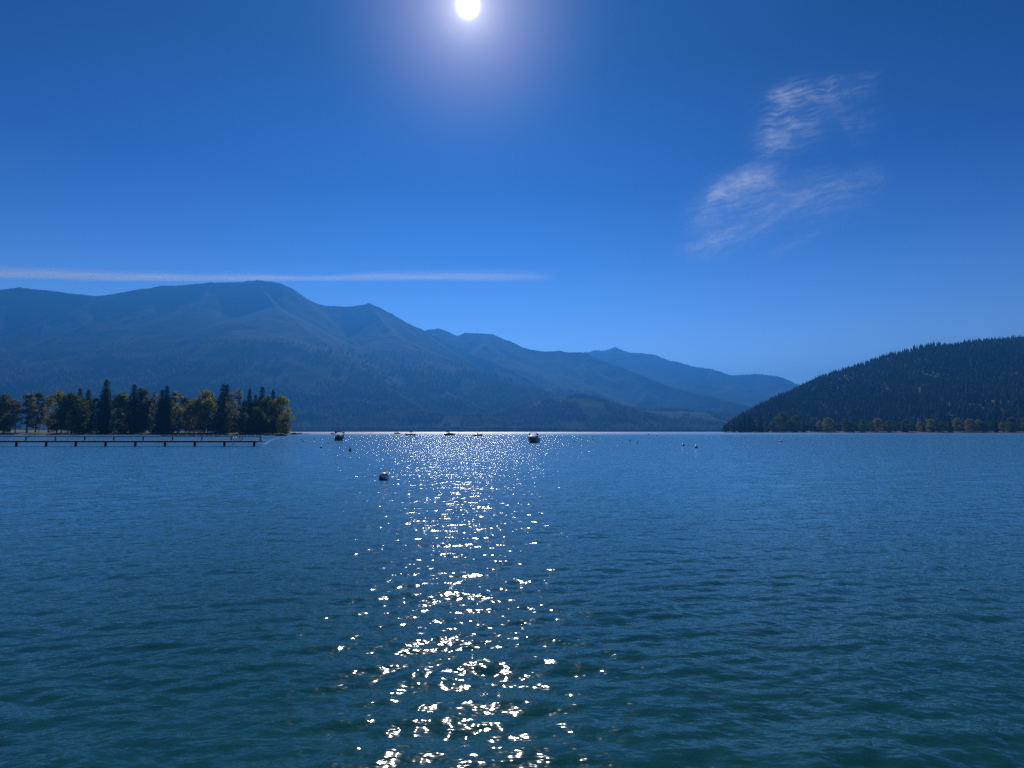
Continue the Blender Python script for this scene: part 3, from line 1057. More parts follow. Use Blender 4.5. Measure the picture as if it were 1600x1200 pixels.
M_wetwood = plain("wet_dark_wood", (0.05, 0.042, 0.035), 0.6, spot=0.3, scale=3, bump=0.4)
M_rubber = plain("dark_buoy_plastic", (0.045, 0.038, 0.04), 0.45, spot=0.25, scale=8)
M_buoywhite = plain("white_buoy_plastic", (0.75, 0.75, 0.73), 0.35, spot=0.08, scale=8)
M_green = plain("green_buoy_plastic", (0.015, 0.10, 0.085), 0.45, spot=0.2, scale=8)
M_blue = plain("blue_band", (0.02, 0.06, 0.28), 0.4, spot=0.2, scale=8)
M_rope = plain("pale_rope", (0.55, 0.55, 0.50), 0.9, spot=0.15, scale=20)
gm, t = new_mat("tinted_acrylic")
a_ = t.n('ShaderNodeBsdfTransparent'); a_.inputs[0].default_value = (0.45, 0.5, 0.55, 1)
b_ = t.n('ShaderNodeBsdfGlossy'); b_.inputs['Roughness'].default_value = 0.05; b_.inputs['Color'].default_value = (1, 1, 1, 1)
f_ = t.n('ShaderNodeFresnel'); f_.inputs[0].default_value = 1.45
x_ = t.n('ShaderNodeMixShader'); t.put(x_.inputs[0], f_.outputs[0]); t.put(x_.inputs[1], a_.outputs[0]); t.put(x_.inputs[2], b_.outputs[0])
o = t.n('ShaderNodeOutputMaterial'); t.put(o.inputs[0], x_.outputs[0])
M_glass = gm


# ------------------------------------------------------------------ boats (built along +X: bow at +X, stern at -X)
def hull_station(s, L, B, Fb):
    """s 0 stern .. 1 bow -> list of (y,z) from keel up to gunwale"""
    wide = B / 2 * (1 - max(0, (s - 0.50) / 0.50) ** 2.3) * (0.93 + 0.07 * min(1, s / 0.3))
    sheer = Fb * (1 + 0.30 * max(0, s - 0.3) / 0.7)
    keel = -0.32 + 0.0 * s + (0.32 + Fb * 0.55) * max(0, (s - 0.74) / 0.26) ** 2.2
    chine = -0.06 + 0.45 * Fb * max(0, (s - 0.45) / 0.55) ** 1.6
    cw = wide * (0.88 - 0.42 * max(0, s - 0.5) / 0.5)
    return wide, cw, keel, chine, sheer


def make_hull(L, B, Fb, mat, root, upper=None):
    bm = bmesh.new()
    n = 18
    rings = []
    for i in range(n + 1):
        s = i / n
        x = -L / 2 + L * s
        wd, cw, kz, cz, sz = hull_station(s, L, B, Fb)
        wd = max(wd, 0.012); cw = max(cw, 0.010)
        if cz < kz: cz = kz + 0.02
        xr = x + 0.0
        mid = (cz + sz) / 2
        col = [(xr, -wd + 0.07 if wd > 0.1 else -wd * 0.5, sz - 0.02), (xr, -wd, sz), (xr, -(wd * 0.97 * 0.6 + cw * 0.4), mid), (xr, -cw, cz), (xr, 0, kz),
               (xr, cw, cz), (xr, wd * 0.97 * 0.6 + cw * 0.4, mid), (xr, wd, sz), (xr, wd - 0.07 if wd > 0.1 else wd * 0.5, sz - 0.02)]
        rings.append([bm.verts.new(c) for c in col])
    for a, b in zip(rings[:-1], rings[1:]):
        for k in range(8):
            bm.faces.new((a[k], a[k + 1], b[k + 1], b[k]))
    bm.faces.new(rings[0])
    if upper is not None:
        for f in bm.faces:
            c = f.calc_center_median()
            if c.z > Fb * (0.62 - 0.28 * max(0, c.x / L + 0.1)) and abs(c.x + L / 2) > 0.01:
                f.material_index = 1
    return bm_obj("hull", bm, [mat, upper] if upper is not None else mat, root, smooth=False)


def deck_slab(L, B, Fb, s0, s1, z_off, mat, root, name, thick=0.05, inset=0.06, crown=0.0, rise=0.0):
    bm = bmesh.new()
    n = 10
    top = []; bot = []
    for i in range(n + 1):
        s = s0 + (s1 - s0) * i / n
        x = -L / 2 + L * s
        wd, cw, kz, cz, sz = hull_station(s, L, B, Fb)
        wd = max(0.02, wd - inset)
        z = sz + z_off + rise * (1 - i / n)
        top.append([bm.verts.new((x, wd * q, z + crown * (1 - q * q))) for q in (-1, -0.5, 0, 0.5, 1)])
        bot.append([bm.verts.new((x, wd * q, z - thick)) for q in (-1, -0.5, 0, 0.5, 1)])
    for a, b, A_, B_ in zip(top[:-1], top[1:], bot[:-1], bot[1:]):
        for k in range(4):
            bm.faces.new((a[k], a[k + 1], b[k + 1], b[k]))
            bm.faces.new((A_[k], B_[k], B_[k + 1], A_[k + 1]))
        bm.faces.new((a[0], b[0], B_[0], A_[0]))
        bm.faces.new((a[4], A_[4], B_[4], b[4]))
    for row, rb in ((top[0], bot[0]), (top[-1], bot[-1])):
        for k in range(4):
            bm.faces.new((row[k], rb[k], rb[k + 1], row[k + 1]))
    return bm_obj(name, bm, mat, root, smooth=False)


def windshield(root, x, B, z, h, rake=0.35):
    bm = bmesh.new()
    n = 8
    lo = []; hi = []
    for k in range(n + 1):
        a = -1 + 2 * k / n
        xx = x - 0.55 * abs(a) ** 2.2
        lo.append(bm.verts.new((xx, a * B * 0.42, z)))
        hi.append(bm.verts.new((xx - rake, a * B * 0.38, z + h)))
    for k in range(n):
        bm.faces.new((lo[k], lo[k + 1], hi[k + 1], hi[k]))
    pts = [v.co.copy() for v in hi]
    ptl = [v.co.copy() for v in lo]
    gls = bm_obj("windshield", bm, M_glass, root)
    bm = bmesh.new()
    add_tube(bm, pts, 0.025, 6)
    add_tube(bm, ptl, 0.02, 6)
    for k in (0, 3, 5, 8):
        add_tube(bm, [ptl[k], pts[k]], 0.02, 6)
    bm_obj("windshield_frame", bm, M_alu, gls)


def outboard(root, x, z=0.45):
    bm = bmesh.new()
    add_box(bm, x - 0.62, x - 0.12, -0.20, 0.20, z + 0.12, z + 0.62, 0.08)
    m_ = bm_obj("outboard_motor", bm, M_motor, root)
    bm = bmesh.new()
    add_box(bm, x - 0.45, x - 0.2, -0.07, 0.07, z - 0.75, z + 0.13, 0.02)
    add_box(bm, x - 0.12, x + 0.03, -0.14, 0.14, z - 0.15, z + 0.15, 0.02)
    bm_obj("motor_leg", bm, M_motor, m_)


def tower(root, x, B, z, h, mat=None):
    bm = bmesh.new()
    for sx in (-0.45, 0.35):
        pts = []
        for k in range(13):
            a = math.pi * k / 12
            pts.append((x + sx * (1 - 0.55 * math.sin(a)), -math.cos(a) * B * 0.46 * (1.0 if abs(math.cos(a)) > 0.8 else 0.96), z + h * min(1, math.sin(a) * 1.35)))
        add_tube(bm, pts, 0.035, 6)
    for yy_ in (-B * 0.30, 0, B * 0.30):
        add_tube(bm, [(x - 0.25, yy_, z + h), (x + 0.18, yy_, z + h)], 0.025, 6)
    tw = bm_obj("wake_tower", bm, mat or M_alu, root)
    for sy in (-1, 1):
        bm = bmesh.new()
        add_box(bm, x - 0.6, x + 0.3, sy * B * 0.40 - 0.09, sy * B * 0.40 + 0.09, z + h * 0.55, z + h * 0.85, 0.03)
        bm_obj("board_rack", bm, M_cover, tw)
    return tw


def seats(root, L, B, z):
    for (x, y) in ((0.02 * L, B * 0.22), (0.02 * L, -B * 0.22)):
        bm = bmesh.new()
        add_box(bm, x - 0.25, x + 0.25, y - 0.22, y + 0.22, z + 0.22, z + 0.38, 0.04)
        add_box(bm, x - 0.32, x - 0.20, y - 0.22, y + 0.22, z + 0.34, z + 0.85, 0.04)
        bm_obj("seat", bm, M_vinyl, root)
    bm = bmesh.new()
    add_box(bm, -L * 0.42, -L * 0.32, -B * 0.38, B * 0.38, z + 0.1, z + 0.42, 0.04)
    add_box(bm, -L * 0.455, -L * 0.42, -B * 0.38, B * 0.38, z + 0.1, z + 0.75, 0.03)
    bm_obj("rear_bench", bm, M_vinyl, root)


def boat(name, label, loc, rz, L=5.8, B=2.3, Fb=0.75, hull=None, deck=None, has_tower=False, bimini=False, cover=False, motor=True, glass=True, upper=None, group='boats moored on the lake'):
    root = empty(name, loc, rz)
    tag(root, label, 'boat', group)
    make_hull(L, B, Fb, hull or M_white, root, upper)
    deck_slab(L, B, Fb, 0.60, 0.985, 0.02, deck or M_white, root, "foredeck", crown=0.12, rise=0.46 if has_tower else 0.0, thick=0.05 if not has_tower else 0.12)
    deck_slab(L, B, Fb, 0.015, 0.075, 0.0, deck or M_white, root, "stern_deck")
    deck_slab(L, B, Fb, 0.05, 0.62, -Fb * 0.75, M_grey, root, "cockpit_floor", inset=0.10)
    if cover:
        bm = bmesh.new()
        n = 12
        rows = []
        for i in range(n + 1):
            s = 0.04 + 0.80 * i / n
            x = -L / 2 + L * s
            wd, _, _, _, sz = hull_station(s, L, B, Fb)
            hh = 0.62 * math.sin(math.pi * min(1, (s + 0.08) / 0.95)) ** 0.7 * (1.15 if 0.4 < s < 0.62 else 0.85)
            rows.append([bm.verts.new((x, (wd + 0.03) * q, sz - 0.10 + (hh + 0.12) * (1 - abs(q) ** 2.4))) for q in (-1, -0.8, -0.5, 0, 0.5, 0.8, 1)])
        for a, b in zip(rows[:-1], rows[1:]):
            for k in range(6):
                bm.faces.new((a[k], a[k + 1], b[k + 1], b[k]))
        bm.faces.new(rows[0]); bm.faces.new(rows[-1][::-1])
        bm_obj("boat_cover", bm, M_cover, root, smooth=True)
    else:
        seats(root, L, B, Fb * 0.25)
        bm = bmesh.new()
        add_box(bm, 0.09 * L, 0.15 * L, -B * 0.40, -B * 0.08, Fb * 0.25, Fb * 1.10, 0.05)
        add_box(bm, 0.09 * L, 0.15 * L, B * 0.08, B * 0.40, Fb * 0.25, Fb * 1.10, 0.05)
        bm_obj("dash_console", bm, M_dark, root)
        if glass: windshield(root, 0.17 * L, B, Fb * 1.08, 0.42)
    if has_tower: tower(root, 0.03 * L, B, Fb * 1.0, 1.12, M_dark)
    if bimini:
        bm = bmesh.new()
        zt = Fb + 1.35
        n = 10; rows = []
        for i in range(7):
            x = -L * 0.40 + L * 0.52 * i / 6
            rows.append([(x, B * 0.47 * (-1 + 2 * k / n), zt - 0.13 * abs(-1 + 2 * k / n) ** 3 + 0.02 * math.sin(i * 2.1)) for k in range(n + 1)])
        vt = [[bm.verts.new(c) for c in r] for r in rows]
        vb = [[bm.verts.new((c[0], c[1] * 0.985, c[2] - 0.05 - 0.24 * (1 if abs(c[1]) > B * 0.46 else 0) - (0.16 if i_ in (0, 6) else 0))) for c in r] for i_, r in enumerate(rows)]
        for i in range(6):
            for k in range(n):
                bm.faces.new((vt[i][k], vt[i][k + 1], vt[i + 1][k + 1], vt[i + 1][k]))
                bm.faces.new((vb[i][k], vb[i + 1][k], vb[i + 1][k + 1], vb[i][k + 1]))
        for i in range(6):
            bm.faces.new((vt[i][0], vt[i + 1][0], vb[i + 1][0], vb[i][0])); bm.faces.new((vt[i][n], vb[i][n], vb[i + 1][n], vt[i + 1][n]))
        for k in range(n):
            bm.faces.new((vt[0][k], vb[0][k], vb[0][k + 1], vt[0][k + 1])); bm.faces.new((vt[6][k], vt[6][k + 1], vb[6][k + 1], vb[6][k]))
        can = bm_obj("canopy", bm, M_canvas, root)
        bm = bmesh.new()
        for xx in (-0.40 * L, -0.14 * L, 0.12 * L):
            add_tube(bm, [(-0.14 * L, -B * 0.47, Fb), (xx, -B * 0.465, zt - 0.13)], 0.022, 6)
            add_tube(bm, [(-0.14 * L, B * 0.47, Fb), (xx, B * 0.465, zt - 0.13)], 0.022, 6)
        add_tube(bm, [(-0.14 * L, -B * 0.465, zt - 0.13), (-0.14 * L, B * 0.465, zt - 0.13)], 0.022, 6)
        add_tube(bm, [(-0.47 * L, -B * 0.46, Fb), (-0.40 * L, -B * 0.465, zt - 0.13)], 0.03, 6)
        add_tube(bm, [(-0.47 * L, B * 0.46, Fb), (-0.40 * L, B * 0.465, zt - 0.13)], 0.03, 6)
        bm_obj("canopy_frame", bm, M_alu, root)
    if motor: outboard(root, -L / 2, Fb * 0.75)
    return root


def wp(px, py):
    v = on_water(px, py)
    return (v.x, v.y, 0.0)


def face_cam(px, py, off):
    """heading for a boat whose bow points off degrees away from the viewer's direction"""
    v = on_water(px, py)
    return math.atan2(-v.y, -v.x) + R(off)


boat("motorboat", 'white motorboat with black sides and an arched tower, right of the sun glitter', wp(833.5, 691.6), face_cam(833, 692, -11), 5.2, 2.0, 0.85, M_dark, M_white, has_tower=True)
boat("motorboat", 'dark motorboat under a maroon canopy, left of the sun glitter', wp(531, 688.2), face_cam(531, 688, 180 - 6), 5.6, 2.15, 0.85, M_dark, M_vinyl, bimini=True, glass=True)
boat("motorboat", 'small pale motorboat just left of and behind the canopied boat', wp(519.5, 678.8), face_cam(519, 679, 15), 4.6, 1.9, 0.75, M_white, M_white)
boat("motorboat", 'low dark covered boat, first one right of the canopied boat in the glitter', wp(621, 677.9), face_cam(621, 678, 80), 5.4, 2.0, 0.7, M_dark, M_grey, cover=True)
boat("motorboat", 'open dark boat with a windscreen, just right of the low covered boat', wp(642, 680.4), face_cam(642, 680, 72), 5.2, 2.1, 0.72, M_dark, M_grey)
boat("motorboat", 'black covered boat lying side-on in the middle of the glitter', wp(701.5, 680.3), face_cam(701, 680, -78), 5.8, 2.1, 0.8, M_dark, M_dark, cover=True)
boat("motorboat", 'small dark boat with a thin tower, right of the black covered boat', wp(745.5, 681.3), face_cam(745, 681, -60), 4.4, 1.8, 0.55, M_dark, M_grey, has_tower=True, glass=False)
boat("motorboat", 'dark boat lying by the floats beyond the tip of the grove', wp(460, 679.0), face_cam(460, 679, 85), 5.2, 2.1, 0.75, M_navy, M_grey, cover=True)
boat("motorboat", 'white boat moored right of the dark one beyond the tip of the grove', wp(467, 678.4), face_cam(467, 678, 60), 5.6, 2.1, 0.85, M_white, M_white)
boat("motorboat", 'dark boat tied at the lakeward end of the long floating dock', wp(440, 681.2), face_cam(440, 681, 85), 5.0, 2.0, 0.6, M_dark, M_grey, cover=True)
boat("motorboat", 'white boat on the horizon behind the open dark boat', wp(643, 675.6), face_cam(643, 676, 85), 8.4, 2.8, 1.3, M_white, M_white, group='white boats far off near the far shore')
boat("motorboat", 'white boat on the horizon behind the black covered boat', wp(700, 675.6), face_cam(700, 676, 85), 7.0, 2.6, 1.2, M_white, M_white, group='white boats far off near the far shore')


# ------------------------------------------------------------------ buoys
def ball_buoy(label, px, py, d=0.46, body=None, band=M_blue, tilt=(0, 0, 0), cap=None):
    """py is where it meets the water"""
    body = body or M_buoywhite
    root = empty("mooring_buoy", wp(px, py))
    root.location.z = d * 0.22
    root.rotation_euler = tilt
    tag(root, label, 'buoy', 'mooring buoys on the lake')
    r = d / 2
    prof = [(r * math.sin(a), -r * math.cos(a)) for a in np.linspace(0, math.pi, 15)]
    prof[0] = (0, -r); prof[-1] = (0, r)
    bm = bmesh.new(); add_lathe(bm, prof, 24)
    bm_obj("float_ball", bm, body, root, True)
    bm = bmesh.new()
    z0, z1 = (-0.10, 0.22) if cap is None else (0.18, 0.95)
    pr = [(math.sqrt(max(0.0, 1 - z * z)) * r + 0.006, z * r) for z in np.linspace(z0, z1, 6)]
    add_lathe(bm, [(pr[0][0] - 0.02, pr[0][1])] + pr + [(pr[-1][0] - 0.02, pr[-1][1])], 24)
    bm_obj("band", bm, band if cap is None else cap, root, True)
    bm = bmesh.new()
    add_lathe(bm, [(0, r - 0.02), (r * 0.24, r - 0.02), (r * 0.22, r + 0.03), (0, r + 0.03)], 12)
    pts = [(r * 0.20 * math.cos(a), 0, r + 0.03 + r * 0.24 * math.sin(a)) for a in np.linspace(0, math.pi, 9)]
    add_tube(bm, pts, 0.012, 6, cap=True)
    bm_obj("mooring_eye", bm, M_alu, root)
    return root


def spar_buoy(label, px, py, h=0.6, r=0.12, body=None, top=None, cone=True):
    root = empty("marker_buoy", wp(px, py))
    tag(root, label, 'buoy', 'marker buoys on the lake')
    bm = bmesh.new()
    if cone:
        prof = [(0, -0.12), (r * 1.25, -0.10), (r * 1.3, h * 0.18), (r * 1.0, h * 0.28), (r * 0.62, h * 0.62), (r * 0.35, h * 0.80), (0, h * 0.81)]
    else:
        prof = [(0, -0.3), (r * 0.9, -0.28), (r, 0.0), (r, h * 0.82), (r * 0.8, h * 0.9), (0, h * 0.91)]
    add_lathe(bm, prof, 18)
    bm_obj("float_body", bm, body or M_green, root, True)
    bm = bmesh.new()
    if cone:
        add_tube(bm, [(0, 0, h * 0.78), (0, 0, h * 1.0)], r * 0.14, 6)
        add_lathe(bm, [(0, h * 0.95), (r * 0.30, h * 0.97), (r * 0.30, h * 1.08), (0, h * 1.12)], 10)
    else:
        add_lathe(bm, [(r + 0.005, h * 0.50), (r + 0.012, h * 0.51), (r + 0.012, h * 0.70), (r + 0.005, h * 0.71)], 18)
    bm_obj("top_mark" if cone else "band", bm, top or M_rubber, root)
    return root


ball_buoy('big round mooring buoy with dark shade and a white sheen painted on, nearest to the viewer', 600, 749.6, 0.46, M_rubber, tilt=(R(10), R(34), 0), cap=M_buoywhite)  # backlit shade put into the dark body, sheen into the white top
spar_buoy('dark green conical marker buoy below the canopied boat', 547, 705.4, 0.56, 0.125, M_green, M_rubber)
for px, py, lab in ((502, 699.6, 'flat dark float left of the conical marker buoy'),
                    (513.5, 692.6, 'small dark float just below and left of the canopied boat'),
                    (606.5, 696.0, 'small dark float in the upper left of the sun glitter'),
                    (716, 677.6, 'tiny dark float right of the black covered boat')):
    root = empty("float", wp(px, py)); tag(root, lab, 'float', 'small dark floats')
    bm = bmesh.new(); add_lathe(bm, [(0, -0.10), (0.13, -0.08), (0.17, 0.02), (0.15, 0.12), (0.06, 0.19), (0, 0.20)], 16)
    k = 1.0 if px < 700 else 3.2
    root.scale = (k, k, k)
    bm_obj("float_body", bm, M_rubber, root, True)
    bm = bmesh.new(); add_tube(bm, [(0.03 * math.cos(a), 0, 0.19 + 0.04 * math.sin(a)) for a in np.linspace(0, math.pi, 7)], 0.008, 5)
    bm_obj("mooring_eye", bm, M_alu, root)
ball_buoy('white mooring buoy with a dark side, the nearest of those on the right', 1088, 699.6, 0.46, M_buoywhite, M_rubber, (R(10), R(-12), 0))
ball_buoy('white and dark mooring buoy up and left of the nearest one on the right', 1067.5, 696.6, 0.46, M_buoywhite, M_rubber, (R(-6), R(14), 0))
ball_buoy('lone white mooring buoy below the right-hand hill', 1220, 690.4, 0.46, M_buoywhite, M_rubber, (R(5), R(10), 0))
spar_buoy('upright white marker buoy with a dark band, right of centre', 996, 693.6, 0.52, 0.10, M_buoywhite, M_rubber, cone=False)
spar_buoy('thin dark marker buoy just left of the upright white one', 984.5, 689.4, 0.40, 0.10, M_rubber, M_rubber, cone=False)
spar_buoy('small dark marker buoy right of the white motorboat, lower of the pair', 926.8, 687.6, 0.45, 0.14, M_rubber, M_rubber)
spar_buoy('faint dark marker buoy above the lower one right of the white motorboat', 925.5, 682.6, 0.55, 0.13, M_rubber, M_rubber)
spar_buoy('thin dark marker buoy nearest on the right of the white motorboat', 897, 690.6, 0.35, 0.08, M_rubber, M_rubber, cone=False)
spar_buoy('tiny dark marker far off above the upright white marker buoy', 1013, 679.6, 0.9, 0.30, M_rubber, M_rubber)
spar_buoy('tiny dark marker far off to the left of the right-hand hill shore', 1165.5, 683.4, 0.5, 0.16, M_rubber, M_rubber)
ball_buoy('tiny white buoy far off right of the upright white marker buoy', 1026, 680.8, 0.8, M_buoywhite, M_rubber)
ball_buoy('small white buoy at the end of the rope off the pier', 434.5, 688.3, 0.36, M_buoywhite, M_blue)
ball_buoy('pale low buoy in open water left of the flat dark float', 475, 690.4, 0.38, M_buoywhite, M_rubber)
spar_buoy('short dark marker buoy between the rope end and the canopied boat', 470.5, 687.4, 0.36, 0.12, M_rubber, M_rubber, cone=False)
spar_buoy('dark marker buoy below the boats beyond the tip of the grove', 491.5, 686.6, 0.34, 0.11, M_rubber, M_rubber, cone=False)
spar_buoy('thin marker right of the canopied boat towards the glitter', 570.5, 685.0, 0.6, 0.08, M_rubber, M_rubber, cone=False)
spar_buoy('small dark marker right at the left start of the bright horizon glitter', 579.5, 677.6, 1.1, 0.4, M_rubber, M_rubber)

# ------------------------------------------------------------------ pier on the left
pe = on_water(405, 697.3)                  # lakeward end
pd = pe.y
root = empty("pier", (pe.x, pd, 0))
tag(root, 'wooden pier on posts with a rail and swim ladder, reaching in from the left', 'pier')
L = 46.0
bm = bmesh.new()
x = 0.0
while x < L:                                # planks
    add_box(bm, -x - 0.135, -x, -1.0 + random.uniform(-.01, .01), 1.0, 0.80, 0.84 + random.uniform(0, 0.004))
    x += 0.145
bm_obj("deck_boards", bm, M_wood, root)
bm = bmesh.new()
for yb in (-0.93, 0.0, 0.90):
    add_box(bm, -L, 0.0, yb, yb + 0.06, 0.60, 0.797)
add_box(bm, 0.003, 0.05, -1.0, 1.0, 0.60, 0.84)
add_box(bm, -L, 0.0, -1.05, -1.003, 0.62, 0.83)
bm_obj("frame", bm, M_wetwood, root)
xs = [-0.62 - 4.4 * i for i in range(10)]
for xk in xs:
    for yk in (-0.30,):
        bm = bmesh.new(); add_tube(bm, [(xk, yk, -1.6), (xk, yk, 0.598)], 0.17, 12)
        bm_obj("post", bm, M_wetwood, root)
bm = bmesh.new()
for xk in [-0.25] + [-0.25 - 4.4 * i for i in range(1, 10)]:
    add_box(bm, xk - 0.07, xk + 0.07, 0.82, 0.95, 0.845, 1.36)
add_box(bm, -L, -0.05, 0.79, 0.98, 1.363, 1.47)
bm_obj("railing", bm, M_wetwood, root)
bm = bmesh.new()
for s_ in (-0.22, 0.22):
    pts = [(-3.15 + s_, -0.72, 0.84)] + [(-3.15 + s_, -1.06 + 0.34 * math.cos(a), 1.08 + 0.30 * math.sin(a)) for a in np.linspace(0, math.pi, 9)] + [(-3.15 + s_, -1.32 - 0.08, -0.55)]
    pts[1:10] = [(-3.15 + s_, -1.06 + 0.34 * math.cos(a), 1.06 + 0.30 * math.sin(a)) for a in np.linspace(0, math.pi, 9)]
    add_tube(bm, pts, 0.028, 8)
for zz_ in (-0.3, 0.0, 0.3, 0.6):
    add_tube(bm, [(-3.37, -1.40, zz_), (-2.93, -1.40, zz_)], 0.024, 6)
bm_obj("swim_ladder", bm, M_alu, root)

# life ring hung on the rail by the ladder
rr_ = empty("life_ring", (pe.x - 3.1, pd + 0.80 - 0.07, 1.16))
tag(rr_, 'dark ring hanging on the pier rail behind the swim ladder', 'life ring')
bm = bmesh.new()
n1_, n2_ = 28, 10
vs = []
for i in range(n1_):
    a = 2 * math.pi * i / n1_
    row = []
    for j in range(n2_):
        b = 2 * math.pi * j / n2_
        row.append(bm.verts.new(((0.24 + 0.055 * math.cos(b)) * math.cos(a), 0.055 * math.sin(b), (0.24 + 0.055 * math.cos(b)) * math.sin(a))))
    vs.append(row)
for i in range(n1_):
    for j in range(n2_):
        bm.faces.new((vs[i][j], vs[(i + 1) % n1_][j], vs[(i + 1) % n1_][(j + 1) % n2_], vs[i][(j + 1) % n2_]))
bm_obj("ring", bm, M_rubber, rr_, True)
bm = bmesh.new()
for i in range(4):
    a = math.pi / 4 + i * math.pi / 2
    p0 = Vector((0.24 * math.cos(a), 0, 0.24 * math.sin(a)))
    tdir = Vector((-math.sin(a), 0, math.cos(a)))
    add_tube(bm, [p0 - tdir * 0.03, p0 + tdir * 0.03], 0.062, 12)
bm_obj("strap", bm, M_buoywhite, rr_)

# rope with small floats from the end of the pier
a0 = Vector((pe.x + 0.06, pd - 0.6, 0.62)); a1 = on_water(433, 684.6)
root = empty("rope", tuple(a0))
tag(root, 'pale rope line with small floats running from the pier end out to open water', 'rope')
bm = bmesh.new()
pts = []
for k in range(41):
    q = a0.lerp(a1, k / 40)
    q.z = max(0.02, 0.62 * (1 - k / 5)) if k < 5 else 0.02
    q.x += 0.15 * math.sin(k * 0.2)
    pts.append(q - a0)
add_tube(bm, pts, 0.035, 6)
bm_obj("line", bm, M_rope, root)
for k in range(6, 41, 3):
    bm = bmesh.new(); q = pts[k]
    add_lathe(bm, [(0, -0.09), (0.08, -0.06), (0.10, 0), (0.08, 0.06), (0, 0.09)], 12, tuple(q))
    bm_obj("float", bm, M_buoywhite, root)


# ------------------------------------------------------------------ long floating docks by the grove
def float_dock(label, p0, p1, w_, h_, pile_step, mat=M_wood):
    d = (p1 - p0); Ld = d.length
    root = empty("floating_dock", (p0.x, p0.y, 0), math.atan2(d.y, d.x))
    tag(root, label, 'dock', 'floating docks by the left grove')
    bm = bmesh.new()
    x = 0.0
    while x < Ld:
        add_box(bm, x, x + 0.95, -w_ / 2, w_ / 2, h_ - 0.07, h_ + random.uniform(-.015, .015))
        x += 1.0
    bm_obj("deck_boards", bm, mat, root)
    bm = bmesh.new()
    x = 0.3
    while x < Ld - 2:
        add_box(bm, x, x + 3.4, -w_ / 2 + 0.08, w_ / 2 - 0.08, -0.25, h_ - 0.09, 0.05)
        x += 4.0
    bm_obj("floats", bm, M_wetwood, root)
    x = 2.0
    while x < Ld:
        bm = bmesh.new(); add_tube(bm, [(x, w_ / 2 + 0.16, -3), (x, w_ / 2 + 0.16, h_ + 0.75)], 0.14, 8, cap=True)
        bm_obj("pile", bm, M_wetwood, root)
        x += pile_step
    return root


float_dock('long low floating dock in front of the grove, sunlit along its top', on_water(250, 680.9), on_water(446, 680.3), 2.2, 0.50, 12.0)
float_dock('second floating dock nearer the trees, behind the long low one', on_water(235, 679.0), on_water(402, 678.9), 1.8, 0.45, 15.0)
float_dock('line of dark floats running out from the tip of the grove', on_water(452, 678.6), on_water(485, 678.0), 1.2, 0.30, 18.0, M_wetwood)

# pale grassy bank strip on the right shore
bm = bmesh.new()
pts = []
for px in np.linspace(1168, 1192, 14):
    u_ = (px - 800) / 898.0
    ys = np.linspace(500, 1250, 3000)
    ins = ys - point_shore(u_ * ys, ys)
    k = int(np.argmax(ins > 0.5)); Y = ys[k]
    pts.append((u_ * Y, Y))
va = []; vb = []
for i, (x, y) in enumerate(pts):
    wdt = 14 * math.sin(math.pi * (i + 0.3) / (len(pts) - 0.4)) ** 0.5
    va.append(bm.verts.new((x, y, 0.35)))
    vb.append(bm.verts.new((x, y + wdt, 0.35 + wdt * 0.085)))
for i in range(len(pts) - 1):
    bm.faces.new((va[i], va[i + 1], vb[i + 1], vb[i]))
bo = bm_obj("grass_bank", bm, M_grass, None)
bo['kind'] = 'structure'


# ------------------------------------------------------------------ high thin clouds
def cloud_sheet(name, label, quad, nu, nv, dens, alt, mat, thick=180.0):
    """quad: four corners on the photograph, mapped to a level layer of air at height alt; dens(u,v) 0..1"""
    u = np.linspace(0, 1, nu); v = np.linspace(0, 1, nv)
    Ug, Vg = np.meshgrid(u, v)
    (ax, ay), (bx_, by_), (cx_, cy_), (dx_, dy_) = quad
    PXg = (ax * (1 - Ug) + bx_ * Ug) * (1 - Vg) + (dx_ * (1 - Ug) + cx_ * Ug) * Vg
    PYg = (ay * (1 - Ug) + by_ * Ug) * (1 - Vg) + (dy_ * (1 - Ug) + cy_ * Ug) * Vg
    fx = F * math.cos(PITCH) - (600 - PYg) * math.sin(PITCH)
    up = (600 - PYg) * math.cos(PITCH) + F * math.sin(PITCH)
    tt = (alt - CAM_H) / up
    Xg, Yg_ = (PXg - 800) * tt, fx * tt
    D = np.clip(dens(Ug, Vg, PXg, PYg), 0, 1)
    Zlo = alt - thick * 0.5 * D
    Zhi = alt + thick * 0.5 * D + 1.0
    V = np.concatenate([np.stack([Xg, Yg_, Zlo], -1).reshape(-1, 3), np.stack([Xg, Yg_, Zhi], -1).reshape(-1, 3)])
    f = grid_faces(nv, nu)
    Fc = np.concatenate([f, f[:, ::-1] + nu * nv])
    me = arrays_mesh(name, V, Fc, True)
    at_ = me.attributes.new("cover", 'FLOAT', 'POINT')
    at_.data.foreach_set('value', np.concatenate([D.ravel(), D.ravel()]).astype(np.float32))
    return tag(link(name, me, mat), label, 'cloud', kind=None)


